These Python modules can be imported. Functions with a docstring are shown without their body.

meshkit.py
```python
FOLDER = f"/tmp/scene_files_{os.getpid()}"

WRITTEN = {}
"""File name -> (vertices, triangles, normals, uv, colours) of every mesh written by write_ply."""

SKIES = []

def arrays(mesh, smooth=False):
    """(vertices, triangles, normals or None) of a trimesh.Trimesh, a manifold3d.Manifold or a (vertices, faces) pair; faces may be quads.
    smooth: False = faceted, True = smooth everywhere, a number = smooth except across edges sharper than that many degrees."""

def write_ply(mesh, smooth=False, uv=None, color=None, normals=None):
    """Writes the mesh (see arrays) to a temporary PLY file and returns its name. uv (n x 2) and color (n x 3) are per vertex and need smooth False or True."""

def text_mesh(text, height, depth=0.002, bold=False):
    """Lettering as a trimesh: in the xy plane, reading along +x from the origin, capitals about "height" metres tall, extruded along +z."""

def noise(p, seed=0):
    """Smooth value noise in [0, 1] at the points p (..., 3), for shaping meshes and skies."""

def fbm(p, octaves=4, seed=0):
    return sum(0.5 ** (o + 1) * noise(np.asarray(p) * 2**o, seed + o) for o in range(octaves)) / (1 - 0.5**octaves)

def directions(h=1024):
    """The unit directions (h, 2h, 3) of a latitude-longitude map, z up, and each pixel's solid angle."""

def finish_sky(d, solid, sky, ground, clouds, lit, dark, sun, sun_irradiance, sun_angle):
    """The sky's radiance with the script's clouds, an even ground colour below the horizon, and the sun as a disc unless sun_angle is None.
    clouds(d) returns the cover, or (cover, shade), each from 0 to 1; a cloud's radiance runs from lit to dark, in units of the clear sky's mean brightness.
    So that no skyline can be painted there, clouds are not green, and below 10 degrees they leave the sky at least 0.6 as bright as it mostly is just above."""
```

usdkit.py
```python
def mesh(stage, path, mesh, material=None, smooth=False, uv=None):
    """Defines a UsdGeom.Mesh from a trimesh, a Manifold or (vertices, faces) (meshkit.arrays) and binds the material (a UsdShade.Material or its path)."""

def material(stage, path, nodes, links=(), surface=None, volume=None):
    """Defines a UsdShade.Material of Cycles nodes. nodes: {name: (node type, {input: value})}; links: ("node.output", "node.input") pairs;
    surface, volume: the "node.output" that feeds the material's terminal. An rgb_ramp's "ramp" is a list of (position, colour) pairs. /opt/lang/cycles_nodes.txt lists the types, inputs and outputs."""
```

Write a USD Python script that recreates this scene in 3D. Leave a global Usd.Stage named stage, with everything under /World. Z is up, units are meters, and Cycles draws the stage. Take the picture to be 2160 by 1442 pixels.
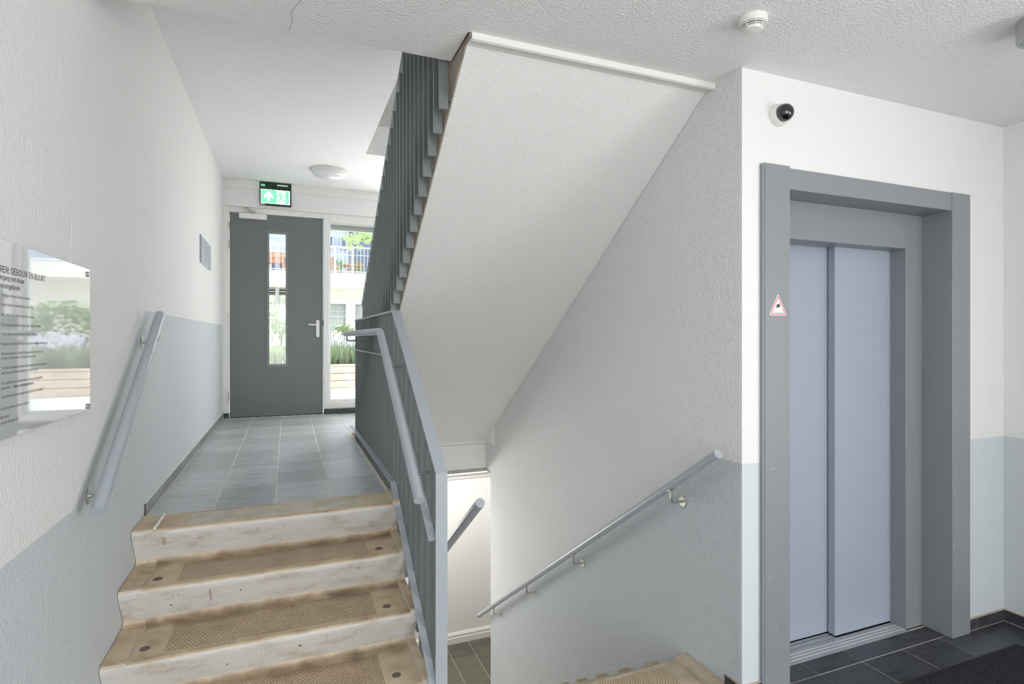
import math, random
import numpy as np
import trimesh
from shapely.geometry import Polygon, LineString, Point, box as sbox
from shapely.ops import unary_union
from shapely import affinity
from pxr import Usd, UsdGeom, UsdLux, UsdShade, Gf, Sdf
import usdkit, meshkit

stage = Usd.Stage.CreateInMemory()
UsdGeom.SetStageUpAxis(stage, UsdGeom.Tokens.z)
UsdGeom.SetStageMetersPerUnit(stage, 1.0)
UsdGeom.Xform.Define(stage, '/World')
UsdGeom.Scope.Define(stage, '/World/Looks')

# ------------------------------------------------------------------ camera, sky, sun, large lights, exposure
F_PX, YAW, CY, EYE = 1182.83, 21.788, 711.36, 1.659
cam = UsdGeom.Camera.Define(stage, '/World/camera')
cam.CreateHorizontalApertureAttr(36.0)
cam.CreateVerticalApertureAttr(36.0 * 1442 / 2160)
cam.CreateFocalLengthAttr(36.0 * F_PX / 2160)
cam.CreateVerticalApertureOffsetAttr(-(721 - CY) / 2160 * 36.0)
cam.CreateClippingRangeAttr(Gf.Vec2f(0.05, 500))
cam.AddTranslateOp().Set(Gf.Vec3d(0, 0, EYE))
cam.AddRotateXYZOp().Set(Gf.Vec3f(90, 0, -YAW))
cam.CreateExposureAttr(0.75)

def light_rot(l, d):
    """aims a light's -z along d"""
    d = np.array(d, float); d /= np.linalg.norm(d)
    m = Gf.Matrix4d().SetRotate(Gf.Rotation(Gf.Vec3d(0, 0, -1), Gf.Vec3d(*d)))
    return m
sky = UsdLux.DomeLight.Define(stage, '/World/sky')
sky.CreateColorAttr(Gf.Vec3f(0.92, 0.96, 1.0)); sky.CreateIntensityAttr(0.72)
sun = UsdLux.DistantLight.Define(stage, '/World/sun')
sun.CreateAngleAttr(0.6); sun.CreateIntensityAttr(3.2); sun.CreateColorAttr(Gf.Vec3f(1.0, 0.95, 0.86))
sun.AddTransformOp().Set(light_rot(sun, (0.62, 0.42, -0.95)))

def rect(name, loc, aim, w, h, intensity, color):
    l = UsdLux.RectLight.Define(stage, '/World/' + name)
    l.CreateWidthAttr(w); l.CreateHeightAttr(h); l.CreateIntensityAttr(intensity); l.CreateColorAttr(Gf.Vec3f(*color))
    m = light_rot(l, aim); m.SetTranslateOnly(Gf.Vec3d(*loc)); l.AddTransformOp().Set(m)
    return l
# daylight in the glazed entrance front behind the photographer
rect('entrance_daylight', (3.86, -1.70, 1.40), (-1, 0, 0), 1.3, 2.5, 5.2, (1.0, 0.985, 0.98))
rect('rear_window_daylight', (0.5, -2.76, 1.45), (0, 1, 0), 2.1, 2.3, 2.0, (1.0, 0.975, 0.94))
rect('landing_window_daylight', (1.61, 6.985, 1.97), (0, -1, 0), 0.42, 2.06, 10.0, (1.0, 1.0, 0.97))
rect('upper_stair_lamp', (1.3, 3.9, 6.0), (0, 0, -1), 1.0, 1.8, 3.2, (1.0, 0.99, 0.96))
rect('lower_landing_lamp', (1.9, 6.3, 0.24), (0, 0, -1), 0.9, 0.5, 11.0, (1.0, 0.97, 0.92))
rect('lower_wall_lamp', (0.20, 6.96, -0.55), (-0.05, -1, 0.15), 1.2, 0.5, 15.0, (1.0, 0.98, 0.95))

# ------------------------------------------------------------------ helpers
_names = {}
def numbered(parent, name):
    k = (parent, name); n = _names.get(k, 0); _names[k] = n + 1
    return name if n == 0 else f'{name}_{n:03d}'
def pathof(p): return str(p.GetPath()) if hasattr(p, 'GetPath') else (p or '/World')
def setdata(prim, label=None, cat=None, group=None, kind=None):
    for k, v in (('label', label), ('category', cat), ('group', group), ('kind', kind)):
        if v: prim.SetCustomDataByKey(k, v)
def obj(name, mesh, mat, parent=None, smooth=False, label=None, cat=None, group=None, kind=None):
    pp = pathof(parent) if parent is not None else '/World'
    m = usdkit.mesh(stage, pp + '/' + numbered(pp, name), mesh, mat, smooth=smooth)
    setdata(m.GetPrim(), label, cat, group, kind)
    return m.GetPrim()
def thing(name, label, cat, loc=(0, 0, 0), group=None, kind=None):
    x = UsdGeom.Xform.Define(stage, '/World/' + numbered('/World', name))
    if any(loc): x.AddTranslateOp().Set(Gf.Vec3d(*loc))
    setdata(x.GetPrim(), label, cat, group, kind)
    return x.GetPrim()
def struct(name, mesh, mat, parent=None, smooth=False):
    return obj(name, mesh, mat, parent, smooth, kind=None if parent is not None else 'structure')
def sgroup(name):
    x = UsdGeom.Xform.Define(stage, '/World/' + numbered('/World', name)); setdata(x.GetPrim(), kind='structure'); return x.GetPrim()

cat_ = trimesh.util.concatenate
def box(x0, x1, y0, y1, z0, z1, b=0.0):
    x0, x1 = sorted((x0, x1)); y0, y1 = sorted((y0, y1)); z0, z1 = sorted((z0, z1))
    if b <= 0:
        m = trimesh.creation.box((x1 - x0, y1 - y0, z1 - z0)); m.apply_translation(((x0 + x1) / 2, (y0 + y1) / 2, (z0 + z1) / 2)); return m
    b = min(b, (x1 - x0) / 2.01, (y1 - y0) / 2.01, (z1 - z0) / 2.01)
    P = []
    for sx in (0, 1):
        for sy in (0, 1):
            for sz in (0, 1):
                c = np.array([(x0, x1)[sx], (y0, y1)[sy], (z0, z1)[sz]]); d = np.array([1 - 2 * sx, 1 - 2 * sy, 1 - 2 * sz]) * b
                for k in range(3):
                    o = d.copy(); o[k] = 0; P.append(c + o)
    return trimesh.convex.convex_hull(np.array(P))
def prism(poly, axis, a, b):
    """poly: shapely polygon or points in the two other axes (x,y / y,z / x,z); extruded along axis from a to b"""
    if not hasattr(poly, 'geom_type'): poly = Polygon(poly)
    out = []
    for g in getattr(poly, 'geoms', [poly]):
        if g.is_empty or g.geom_type != 'Polygon': continue
        m = trimesh.creation.extrude_polygon(g, b - a, engine='earcut'); v = m.vertices.copy()
        if axis == 'z': w = np.c_[v[:, 0], v[:, 1], v[:, 2] + a]
        elif axis == 'x': w = np.c_[v[:, 2] + a, v[:, 0], v[:, 1]]
        else: w = np.c_[v[:, 0], v[:, 2] + a, v[:, 1]]
        f = m.faces if axis != 'y' else m.faces[:, ::-1]
        out.append(trimesh.Trimesh(w, f, process=False))
    return cat_(out)
def lathe(prof, n=40):
    """prof: (r, z) from one end to the other; about the z axis"""
    m = trimesh.creation.revolve(np.array(prof, float), sections=n)
    if m.volume < 0: m.invert()
    return m
def place(m, R=None, t=(0, 0, 0)):
    m = m.copy()
    T = np.eye(4)
    if R is not None: T[:3, :3] = np.array(R, float)
    T[:3, 3] = t; m.apply_transform(T); return m
AX = {'-y': [[1, 0, 0], [0, 0, -1], [0, 1, 0]],      # local x->X, y->Z, z->-Y
      '+x': [[0, 0, 1], [1, 0, 0], [0, 1, 0]],       # local x->Y, y->Z, z->+X
      '-x': [[0, 0, -1], [-1, 0, 0], [0, 1, 0]],
      '-z': [[1, 0, 0], [0, -1, 0], [0, 0, -1]]}
def tube(pts, r, n=20, bend=0.0, caps=True):
    pts = [np.array(p, float) for p in pts]
    if bend > 0 and len(pts) > 2:
        q = [pts[0]]
        for i in range(1, len(pts) - 1):
            a, p, c = pts[i - 1], pts[i], pts[i + 1]
            u = (a - p) / np.linalg.norm(a - p); w = (c - p) / np.linalg.norm(c - p)
            A, C = p + u * bend, p + w * bend
            for t in np.linspace(0, 1, 7): q.append((1 - t) ** 2 * A + 2 * t * (1 - t) * p + t * t * C)
        q.append(pts[-1]); pts = q
    P = np.array(pts); T = np.gradient(P, axis=0); T /= np.linalg.norm(T, axis=1)[:, None]
    up = np.array([0, 0, 1.0]) if abs(T[0][2]) < 0.9 else np.array([0, 1.0, 0])
    N = np.cross(T[0], up); N /= np.linalg.norm(N)
    V = []; th = np.arange(n) / n * 2 * np.pi
    for i in range(len(P)):
        N = N - T[i] * (N @ T[i]); N /= np.linalg.norm(N); B = np.cross(T[i], N)
        V.append(P[i] + r * (np.cos(th)[:, None] * N + np.sin(th)[:, None] * B))
    V = np.vstack(V); Fc = []
    for i in range(len(P) - 1):
        for k in range(n):
            a, b_, c, d = i * n + k, i * n + (k + 1) % n, (i + 1) * n + (k + 1) % n, (i + 1) * n + k
            Fc += [(a, b_, c), (a, c, d)]
    if caps:
        V = np.vstack([V, P[0], P[-1]]); e = len(V)
        for k in range(n):
            Fc += [(e - 2, (k + 1) % n, k), (e - 1, (len(P) - 1) * n + k, (len(P) - 1) * n + (k + 1) % n)]
    return trimesh.Trimesh(V, Fc, process=False)
def ribbon(line, t):
    """polygon of a flat bar whose top face follows the line (y, z), thickness t"""
    return LineString(line).buffer(t / 2, cap_style='flat', join_style='mitre')
def disc(center, axis, r, t, n=28):
    m = trimesh.creation.cylinder(radius=r, height=t, sections=n)
    if axis == 'x': m.apply_transform(trimesh.transformations.rotation_matrix(np.pi / 2, [0, 1, 0]))
    if axis == 'y': m.apply_transform(trimesh.transformations.rotation_matrix(np.pi / 2, [1, 0, 0]))
    m.apply_translation(center); return m

# ------------------------------------------------------------------ materials
L = '/World/Looks/'
def plain(name, col, rough=0.5, metal=0.0, spec=0.5, bump=0.0, bscale=200, var=0.0, vscale=6, coat=0.0):
    n = {'p': ('principled_bsdf', {'base_color': col, 'roughness': rough, 'metallic': metal, 'specular_ior_level': spec, 'coat_weight': coat})}
    k = []
    if bump or var: n['g'] = ('geometry', {})
    if var:
        n['vn'] = ('noise_texture', {'scale': vscale, 'detail': 4}); k.append(('g.position', 'vn.vector'))
        n['vr'] = ('rgb_ramp', {'ramp': [(0.3, tuple(c * (1 - var) for c in col)), (0.7, tuple(min(1, c * (1 + var)) for c in col))]})
        k += [('vn.fac', 'vr.fac'), ('vr.color', 'p.base_color')]
    if bump:
        n['bn'] = ('noise_texture', {'scale': bscale, 'detail': 2, 'roughness': 0.5}); k.append(('g.position', 'bn.vector'))
        n['b'] = ('bump', {'strength': bump, 'distance': 0.010}); k += [('bn.fac', 'b.height'), ('b.normal', 'p.normal')]
    return usdkit.material(stage, L + name, n, k, surface='p.BSDF')
M = {}
M['plaster'] = plain('white_sprayed_plaster', (0.82, 0.82, 0.815), 0.75, bump=0.42, bscale=115, spec=0.3)
M['plaster_coarse'] = plain('white_coarse_sprayed_plaster', (0.83, 0.83, 0.825), 0.75, bump=1.0, bscale=125, spec=0.3)
M['dado_coarse'] = plain('grey_painted_coarse_plaster', (0.605, 0.645, 0.675), 0.7, bump=1.0, bscale=125, spec=0.3)
M['plaster_fine'] = plain('white_smooth_plaster', (0.82, 0.82, 0.815), 0.75, bump=0.12, bscale=120, spec=0.3)
M['ceiling'] = plain('white_sprayed_ceiling', (0.86, 0.86, 0.86), 0.8, bump=0.5, bscale=100, spec=0.3)
M['dado'] = plain('grey_painted_plaster', (0.605, 0.645, 0.675), 0.7, bump=0.42, bscale=115, spec=0.3)
M['dado_fine'] = plain('grey_painted_smooth_plaster', (0.635, 0.685, 0.725), 0.7, bump=0.12, bscale=120, spec=0.3)
M['white_paint'] = plain('white_gloss_paint', (0.82, 0.82, 0.80), 0.35)
M['white_plastic'] = plain('white_plastic', (0.82, 0.81, 0.78), 0.35)
M['lamp_glass'] = plain('white_lamp_acrylic', (0.80, 0.81, 0.82), 0.08, coat=0.6)
M['rail'] = plain('grey_lacquered_rail', (0.40, 0.44, 0.485), 0.32)
M['bars'] = plain('grey_lacquered_bars', (0.185, 0.202, 0.205), 0.36)
M['lift'] = plain('grey_painted_lift_steel', (0.265, 0.28, 0.30), 0.36, bump=0.03, bscale=500)
M['lift_door'] = plain('blue_grey_lift_door', (0.385, 0.43, 0.515), 0.38, bump=0.03, bscale=500)
M['aluminium'] = plain('brushed_aluminium_sill', (0.44, 0.47, 0.51), 0.45, metal=0.3)
M['sill_light'] = plain('worn_bright_aluminium', (0.72, 0.72, 0.70), 0.5)
M['steel'] = plain('stainless_steel', (0.60, 0.58, 0.54), 0.22, metal=1.0)
M['dark'] = plain('black_gap', (0.012, 0.012, 0.012), 0.8)
M['door_grey'] = plain('dark_grey_door_paint', (0.15, 0.165, 0.165), 0.4)
M['door_bead'] = plain('grey_glazing_bead', (0.20, 0.225, 0.22), 0.45)
M['grout'] = plain('cream_grout', (0.76, 0.74, 0.65), 0.9)
M['grout_dark'] = plain('dark_grout', (0.10, 0.10, 0.10), 0.9)
M['stone'] = plain('black_plinth_stone', (0.045, 0.055, 0.05), 0.45, var=0.4, vscale=20)
M['screed'] = plain('grey_screed', (0.25, 0.25, 0.24), 0.9)
M['void'] = plain('dark_lift_shaft', (0.03, 0.03, 0.03), 0.9)
M['black_print'] = plain('black_print', (0.03, 0.03, 0.035), 0.4)
M['red_print'] = plain('red_print', (0.75, 0.10, 0.10), 0.4)
M['grey_print'] = plain('grey_print', (0.38, 0.38, 0.40), 0.5)
M['paper'] = plain('pale_blue_grey_plan', (0.50, 0.53, 0.57), 0.35)
M['ink'] = plain('violet_ink', (0.14, 0.12, 0.24), 0.5)
M['sticker'] = plain('white_sticker', (0.88, 0.88, 0.88), 0.35)
M['board'] = plain('glossy_white_acrylic', (0.66, 0.68, 0.69), 0.03, coat=1.0, spec=0.9)
M['screw'] = plain('satin_screw_cap', (0.35, 0.35, 0.37), 0.3, metal=0.6)
M['smoked'] = plain('black_smoked_dome', (0.006, 0.006, 0.007), 0.04, coat=1.0)
M['sign_housing'] = plain('dark_green_sign_housing', (0.004, 0.022, 0.012), 0.35)
M['tag'] = plain('pale_sign_tag', (0.75, 0.78, 0.70), 0.5)
M['planter'] = plain('pale_timber_board', (0.70, 0.56, 0.43), 0.7, var=0.18, vscale=9)
M['soil'] = plain('dark_garden_soil', (0.08, 0.06, 0.045), 0.95)
M['paving'] = plain('pale_concrete_paving', (0.72, 0.71, 0.69), 0.85, var=0.06, vscale=5)
M['joint'] = plain('sand_joint', (0.38, 0.36, 0.33), 0.9)
M['facade'] = plain('cream_painted_brick', (0.72, 0.70, 0.62), 0.8, var=0.06, vscale=4)
M['facade_blue'] = plain('blue_grey_facade_board', (0.34, 0.40, 0.50), 0.7, var=0.08, vscale=2)
M['balcony'] = plain('white_balcony_concrete', (0.74, 0.73, 0.68), 0.8)
M['white_steel'] = plain('white_railing_steel', (0.85, 0.87, 0.90), 0.45)
M['frame_pale'] = plain('pale_grey_window_frame', (0.66, 0.68, 0.66), 0.5)
M['curtain'] = plain('pale_curtain', (0.70, 0.73, 0.70), 0.9)
M['dark_pane'] = plain('dark_facade_pane', (0.10, 0.13, 0.18), 0.1)
M['pipe'] = plain('grey_downpipe', (0.42, 0.45, 0.46), 0.5)
M['wood'] = plain('orange_brown_garden_wood', (0.42, 0.22, 0.11), 0.6, var=0.25, vscale=20)
M['bark'] = plain('grey_brown_bark', (0.20, 0.15, 0.11), 0.9, var=0.3, vscale=20)
M['blossom'] = plain('lavender_blossom', (0.74, 0.70, 0.84), 0.8)
M['elder'] = plain('cream_flower_heads', (0.85, 0.83, 0.62), 0.8)
M['pot'] = plain('grey_plant_pot', (0.3, 0.3, 0.32), 0.7)
def leafmat(name, a, b):
    return usdkit.material(stage, L + name, {'oi': ('geometry', {}), 'r': ('rgb_ramp', {'ramp': [(0, a), (1, b)]}), 'd': ('diffuse_bsdf', {}),
        't': ('translucent_bsdf', {}), 'm': ('mix_closure', {'fac': 0.45})},
        [('oi.random_per_island', 'r.fac'), ('r.color', 'd.color'), ('r.color', 't.color'), ('d.BSDF', 'm.closure1'), ('t.BSDF', 'm.closure2')], surface='m.closure')
M['leaf'] = leafmat('maple_leaf_green', (0.46, 0.60, 0.28), (0.68, 0.80, 0.46))
M['shrub'] = leafmat('shrub_leaf_green', (0.28, 0.40, 0.18), (0.62, 0.70, 0.42))
M['blade'] = leafmat('lavender_leaf_green', (0.38, 0.48, 0.28), (0.64, 0.70, 0.52))
M['glass'] = usdkit.material(stage, L + 'window_glass', {'f': ('fresnel', {'IOR': 1.45}), 't': ('transparent_bsdf', {'color': (0.965, 0.975, 0.965)}),
    'g': ('glossy_bsdf', {'color': (1, 1, 1), 'roughness': 0.0}), 'm': ('mix_closure', {})},
    [('f.fac', 'm.fac'), ('t.BSDF', 'm.closure1'), ('g.BSDF', 'm.closure2')], surface='m.closure')
def glow(name, col, s):
    return usdkit.material(stage, L + name, {'p': ('principled_bsdf', {'base_color': col, 'roughness': 0.4, 'emission_color': col, 'emission_strength': s})}, [], surface='p.BSDF')
M['lit_green'] = glow('lit_green_panel', (0.14, 0.66, 0.32), 0.75)
M['lit_white'] = glow('lit_white_panel', (0.88, 0.92, 0.92), 0.75)
def slate(name, lo, hi, rough=(0.28, 0.45)):
    """dark slate-look tile: cloudy tone, differing a little from tile to tile, fine cleft relief"""
    return usdkit.material(stage, L + name, {
        'g': ('geometry', {}), 'mp': ('mapping', {'scale': (2.0, 6.0, 6.0)}), 'n1': ('noise_texture', {'scale': 3.0, 'detail': 7, 'roughness': 0.62}),
        'r': ('rgb_ramp', {'ramp': [(0.3, lo), (0.72, hi)]}), 'oi': ('object_info', {}), 'mr': ('map_range', {'to_min': 0.82, 'to_max': 1.16}),
        'h': ('hsv', {}), 'rr': ('map_range', {'from_min': 0.3, 'from_max': 0.7, 'to_min': rough[0], 'to_max': rough[1]}),
        'n2': ('noise_texture', {'scale': 14.0, 'detail': 6, 'roughness': 0.6}), 'b': ('bump', {'strength': 0.16, 'distance': 0.004}), 'p': ('principled_bsdf', {})},
        [('g.position', 'mp.vector'), ('mp.vector', 'n1.vector'), ('n1.fac', 'r.fac'), ('r.color', 'h.color'), ('oi.random', 'mr.value'), ('mr.result', 'h.value'),
         ('h.color', 'p.base_color'), ('n1.fac', 'rr.value'), ('rr.result', 'p.roughness'), ('mp.vector', 'n2.vector'), ('n2.fac', 'b.height'), ('b.normal', 'p.normal')], surface='p.BSDF')
M['tile'] = slate('dark_slate_tile', (0.033, 0.035, 0.041), (0.072, 0.076, 0.088))
M['tile_landing'] = slate('slate_landing_tile', (0.42, 0.44, 0.45), (0.54, 0.56, 0.58), (0.30, 0.42))
M['tile_lower'] = slate('warm_slate_tile', (0.10, 0.09, 0.07), (0.17, 0.15, 0.12), (0.4, 0.55))
M['tile_skirt'] = slate('slate_skirting_tile', (0.17, 0.19, 0.18), (0.26, 0.28, 0.265))
# precast concrete: grey with brown stains; walked-on (upward) faces are tan
M['concrete'] = usdkit.material(stage, L + 'stained_precast_concrete', {
    'g': ('geometry', {}), 'mp': ('mapping', {'scale': (1.0, 2.2, 2.2)}), 'n1': ('noise_texture', {'scale': 5.5, 'detail': 9, 'roughness': 0.74}),
    'r1': ('rgb_ramp', {'ramp': [(0.25, (0.34, 0.27, 0.20)), (0.38, (0.60, 0.55, 0.485)), (0.50, (0.70, 0.69, 0.67)), (0.75, (0.76, 0.76, 0.755))]}),
    'n2': ('noise_texture', {'scale': 7.0, 'detail': 7, 'roughness': 0.65}),
    'r2': ('rgb_ramp', {'ramp': [(0.28, (0.38, 0.275, 0.17)), (0.5, (0.60, 0.485, 0.335)), (0.75, (0.70, 0.60, 0.45))]}),
    'sx': ('separate_xyz', {}), 'mz': ('map_range', {'from_min': 0.12, 'from_max': 0.6}), 'mix': ('mix_color', {}),
    'v': ('voronoi_texture', {'scale': 38.0, 'randomness': 1.0}), 'vr': ('rgb_ramp', {'ramp': [(0.0, (0.18, 0.13, 0.10)), (0.045, (0.25, 0.2, 0.16)), (0.075, (1, 1, 1)), (1, (1, 1, 1))]}),
    'n4': ('noise_texture', {'scale': 11.0, 'detail': 2}), 'm4': ('map_range', {'from_min': 0.52, 'from_max': 0.60}), 'mv': ('mix_color', {'blend_type': 'multiply'}),
    'n3': ('noise_texture', {'scale': 60.0, 'detail': 5}), 'b': ('bump', {'strength': 0.25, 'distance': 0.003}), 'p': ('principled_bsdf', {'roughness': 0.72, 'specular_ior_level': 0.3})},
    [('g.position', 'mp.vector'), ('mp.vector', 'n1.vector'), ('n1.fac', 'r1.fac'), ('g.position', 'n2.vector'), ('n2.fac', 'r2.fac'), ('g.normal', 'sx.vector'), ('sx.z', 'mz.value'),
     ('mz.result', 'mix.fac'), ('r1.color', 'mix.a'), ('r2.color', 'mix.b'), ('g.position', 'v.vector'), ('v.distance', 'vr.fac'), ('g.position', 'n4.vector'), ('n4.fac', 'm4.value'), ('m4.result', 'mv.fac'),
     ('mix.result', 'mv.a'), ('vr.color', 'mv.b'), ('mv.result', 'p.base_color'), ('g.position', 'n3.vector'), ('n3.fac', 'b.height'), ('b.normal', 'p.normal')], surface='p.BSDF')
M['rough_edge'] = plain('speckled_concrete_edge', (0.42, 0.42, 0.41), 0.9, bump=0.9, bscale=60, var=0.55, vscale=70)
M['brown_side'] = plain('brown_concrete_side', (0.36, 0.31, 0.25), 0.85, var=0.25, vscale=12, bump=0.3, bscale=60)
def grip(name, lo, hi):
    """raised diamond grip field: crossing rounded ribs with dirt between them"""
    return usdkit.material(stage, L + name, {
        'g': ('geometry', {}), 's': ('separate_xyz', {}),
        'kx': ('math', {'math_type': 'multiply', 'value2': 2 * math.pi / 0.0150}), 'ky': ('math', {'math_type': 'multiply', 'value2': 2 * math.pi / 0.026}),
        'sx': ('math', {'math_type': 'cosine'}), 'sy': ('math', {'math_type': 'cosine'}), 'pr': ('math', {'math_type': 'multiply'}),
        'mr': ('map_range', {'from_min': -0.45, 'from_max': 0.35}), 'n': ('noise_texture', {'scale': 8.0, 'detail': 6, 'roughness': 0.6}),
        'r': ('rgb_ramp', {'ramp': [(0.3, (0.48, 0.37, 0.25)), (0.7, hi)]}), 'mix': ('mix_color', {'a': lo}),
        'b': ('bump', {'strength': 0.5, 'distance': 0.003}), 'p': ('principled_bsdf', {'roughness': 0.6})},
        [('g.position', 's.vector'), ('s.x', 'kx.value1'), ('s.y', 'ky.value1'), ('kx.value', 'sx.value1'), ('ky.value', 'sy.value1'), ('sx.value', 'pr.value1'), ('sy.value', 'pr.value2'),
         ('pr.value', 'mr.value'), ('g.position', 'n.vector'), ('n.fac', 'r.fac'), ('mr.result', 'mix.fac'), ('r.color', 'mix.b'), ('mix.result', 'p.base_color'),
         ('mr.result', 'b.height'), ('b.normal', 'p.normal')], surface='p.BSDF')
M['grip'] = grip('tan_diamond_grip', (0.36, 0.265, 0.165), (0.72, 0.59, 0.42))
M['grip_pale'] = grip('pale_diamond_grip', (0.60, 0.565, 0.47), (0.84, 0.81, 0.72))
M['curb'] = plain('tan_concrete_curb', (0.50, 0.42, 0.31), 0.7, var=0.18, vscale=14, bump=0.15, bscale=80)
M['plug'] = plain('dark_filler_plug', (0.16, 0.125, 0.095), 0.85, var=0.25, vscale=60)
M['mat'] = usdkit.material(stage, L + 'charcoal_entrance_carpet', {
    'g': ('geometry', {}), 'mp': ('mapping', {'scale': (130.0, 260.0, 130.0), 'rotation': (0, 0, 0.5)}), 'v': ('noise_texture', {'scale': 1.0, 'detail': 3}),
    'r': ('rgb_ramp', {'ramp': [(0.45, (0.022, 0.020, 0.030)), (0.60, (0.05, 0.047, 0.06)), (0.74, (0.16, 0.15, 0.17))]}), 'b': ('bump', {'strength': 0.8, 'distance': 0.006}),
    'p': ('principled_bsdf', {'roughness': 0.95, 'specular_ior_level': 0.15})},
    [('g.position', 'mp.vector'), ('mp.vector', 'v.vector'), ('v.fac', 'r.fac'), ('r.color', 'p.base_color'), ('v.fac', 'b.height'), ('b.normal', 'p.normal')], surface='p.BSDF')

# ------------------------------------------------------------------ dimensions (metres; lobby floor z = 0)
XL, XR, YW, ZC = -0.682, 1.925, 1.987, 2.8915      # left wall, stair wall, lift wall, lobby ceiling
XC, YB, ZU, ZL = 3.903, -2.8, 3.434, 0.747         # lobby side wall, entrance front, landing ceiling, landing floor
YX, ZLOW, TOP = 7.0, -2.36, 6.4                    # exit wall, lower landing, building top
PITCH = 0.303

# ------------------------------------------------------------------ room shell
def yz_split(poly, below):
    return poly.intersection(below), poly.difference(below)
# left wall with its stepped grey dado
poly = sbox(YB, -2.7, 7.4, TOP)
low = Polygon([(YB - 1, -3), (YB - 1, 1.068), (2.335, 1.068), (3.368, 1.796), (8, 1.796), (8, -3)])
a, b = yz_split(poly, low)
w = struct('wall_left', prism(b, 'x', XL - 0.25, XL), M['plaster'])
struct('painted_dado', prism(a, 'x', XL - 0.25, XL), M['dado'], w)
struct('plaster_joint', box(XL, XL + 0.0006, 2.318, 2.3200, 1.07, ZC), M['board'], w)
# stair wall on the right
poly = Polygon([(YW + 0.012, -2.7), (5.403, -2.7), (5.403, 0.30), (YX, 0.30), (YX, TOP), (YW + 0.012, TOP)])
low = Polygon([(YW - 1, -4), (YW - 1, 1.0805), (2.12, 1.0805), (5.6, 1.0805 - 0.676 * 3.48), (5.6, -4)])
a, b = yz_split(poly, low)
w = struct('wall_right', prism(b, 'x', XR, XR + 0.2), M['plaster_coarse'])
struct('painted_dado', prism(a, 'x', XR, XR + 0.2), M['dado_coarse'], w)
struct('unpainted_edge', box(XR + 0.0, XR + 0.2, 5.403, YX, 0.268, 0.30), M['rough_edge'], w)
# lift wall
poly = sbox(XR, -2.7, XC + 0.2, TOP).difference(sbox(2.126, -0.02, 3.47, 2.42))
low = sbox(0, -5, 6, 1.0805)
def liftwall(p):
    return cat_([prism(p.intersection(sbox(XR, -9, XR + 0.2, 9)), 'y', YW, YW + 0.012), prism(p.intersection(sbox(XR + 0.2, -9, 9, 9)), 'y', YW, 2.34)])
w = struct('wall_lift', liftwall(poly.difference(low)), M['plaster_fine'])
struct('painted_dado', liftwall(poly.intersection(low)), M['dado_fine'], w)
# lobby side wall with the glazed entrance front (beyond the right edge of the photograph)
poly = sbox(YB, -0.2, YW, TOP).difference(sbox(-2.4, 0.04, -1.0, 2.70))
low = sbox(-9, -5, 9, 1.0805)
w = struct('wall_lobby', prism(poly.difference(low), 'x', XC, XC + 0.2), M['plaster'])
struct('painted_dado', prism(poly.intersection(low), 'x', XC, XC + 0.2), M['dado'], w)
fr = sgroup('window_2')
for y0, y1 in ((-2.4, -2.34), (-1.06, -1.0)): struct('window_frame', box(XC + 0.05, XC + 0.12, y0, y1, 0.04, 2.70), M['white_paint'], fr)
for z0, z1 in ((0.04, 0.10), (2.64, 2.70)): struct('window_frame', box(XC + 0.05, XC + 0.12, -2.34, -1.06, z0, z1), M['white_paint'], fr)
for y0, y1 in ((-2.34, -1.06),): struct('pane', box(XC + 0.08, XC + 0.09, y0, y1, 0.10, 2.64), M['glass'], fr)
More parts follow.
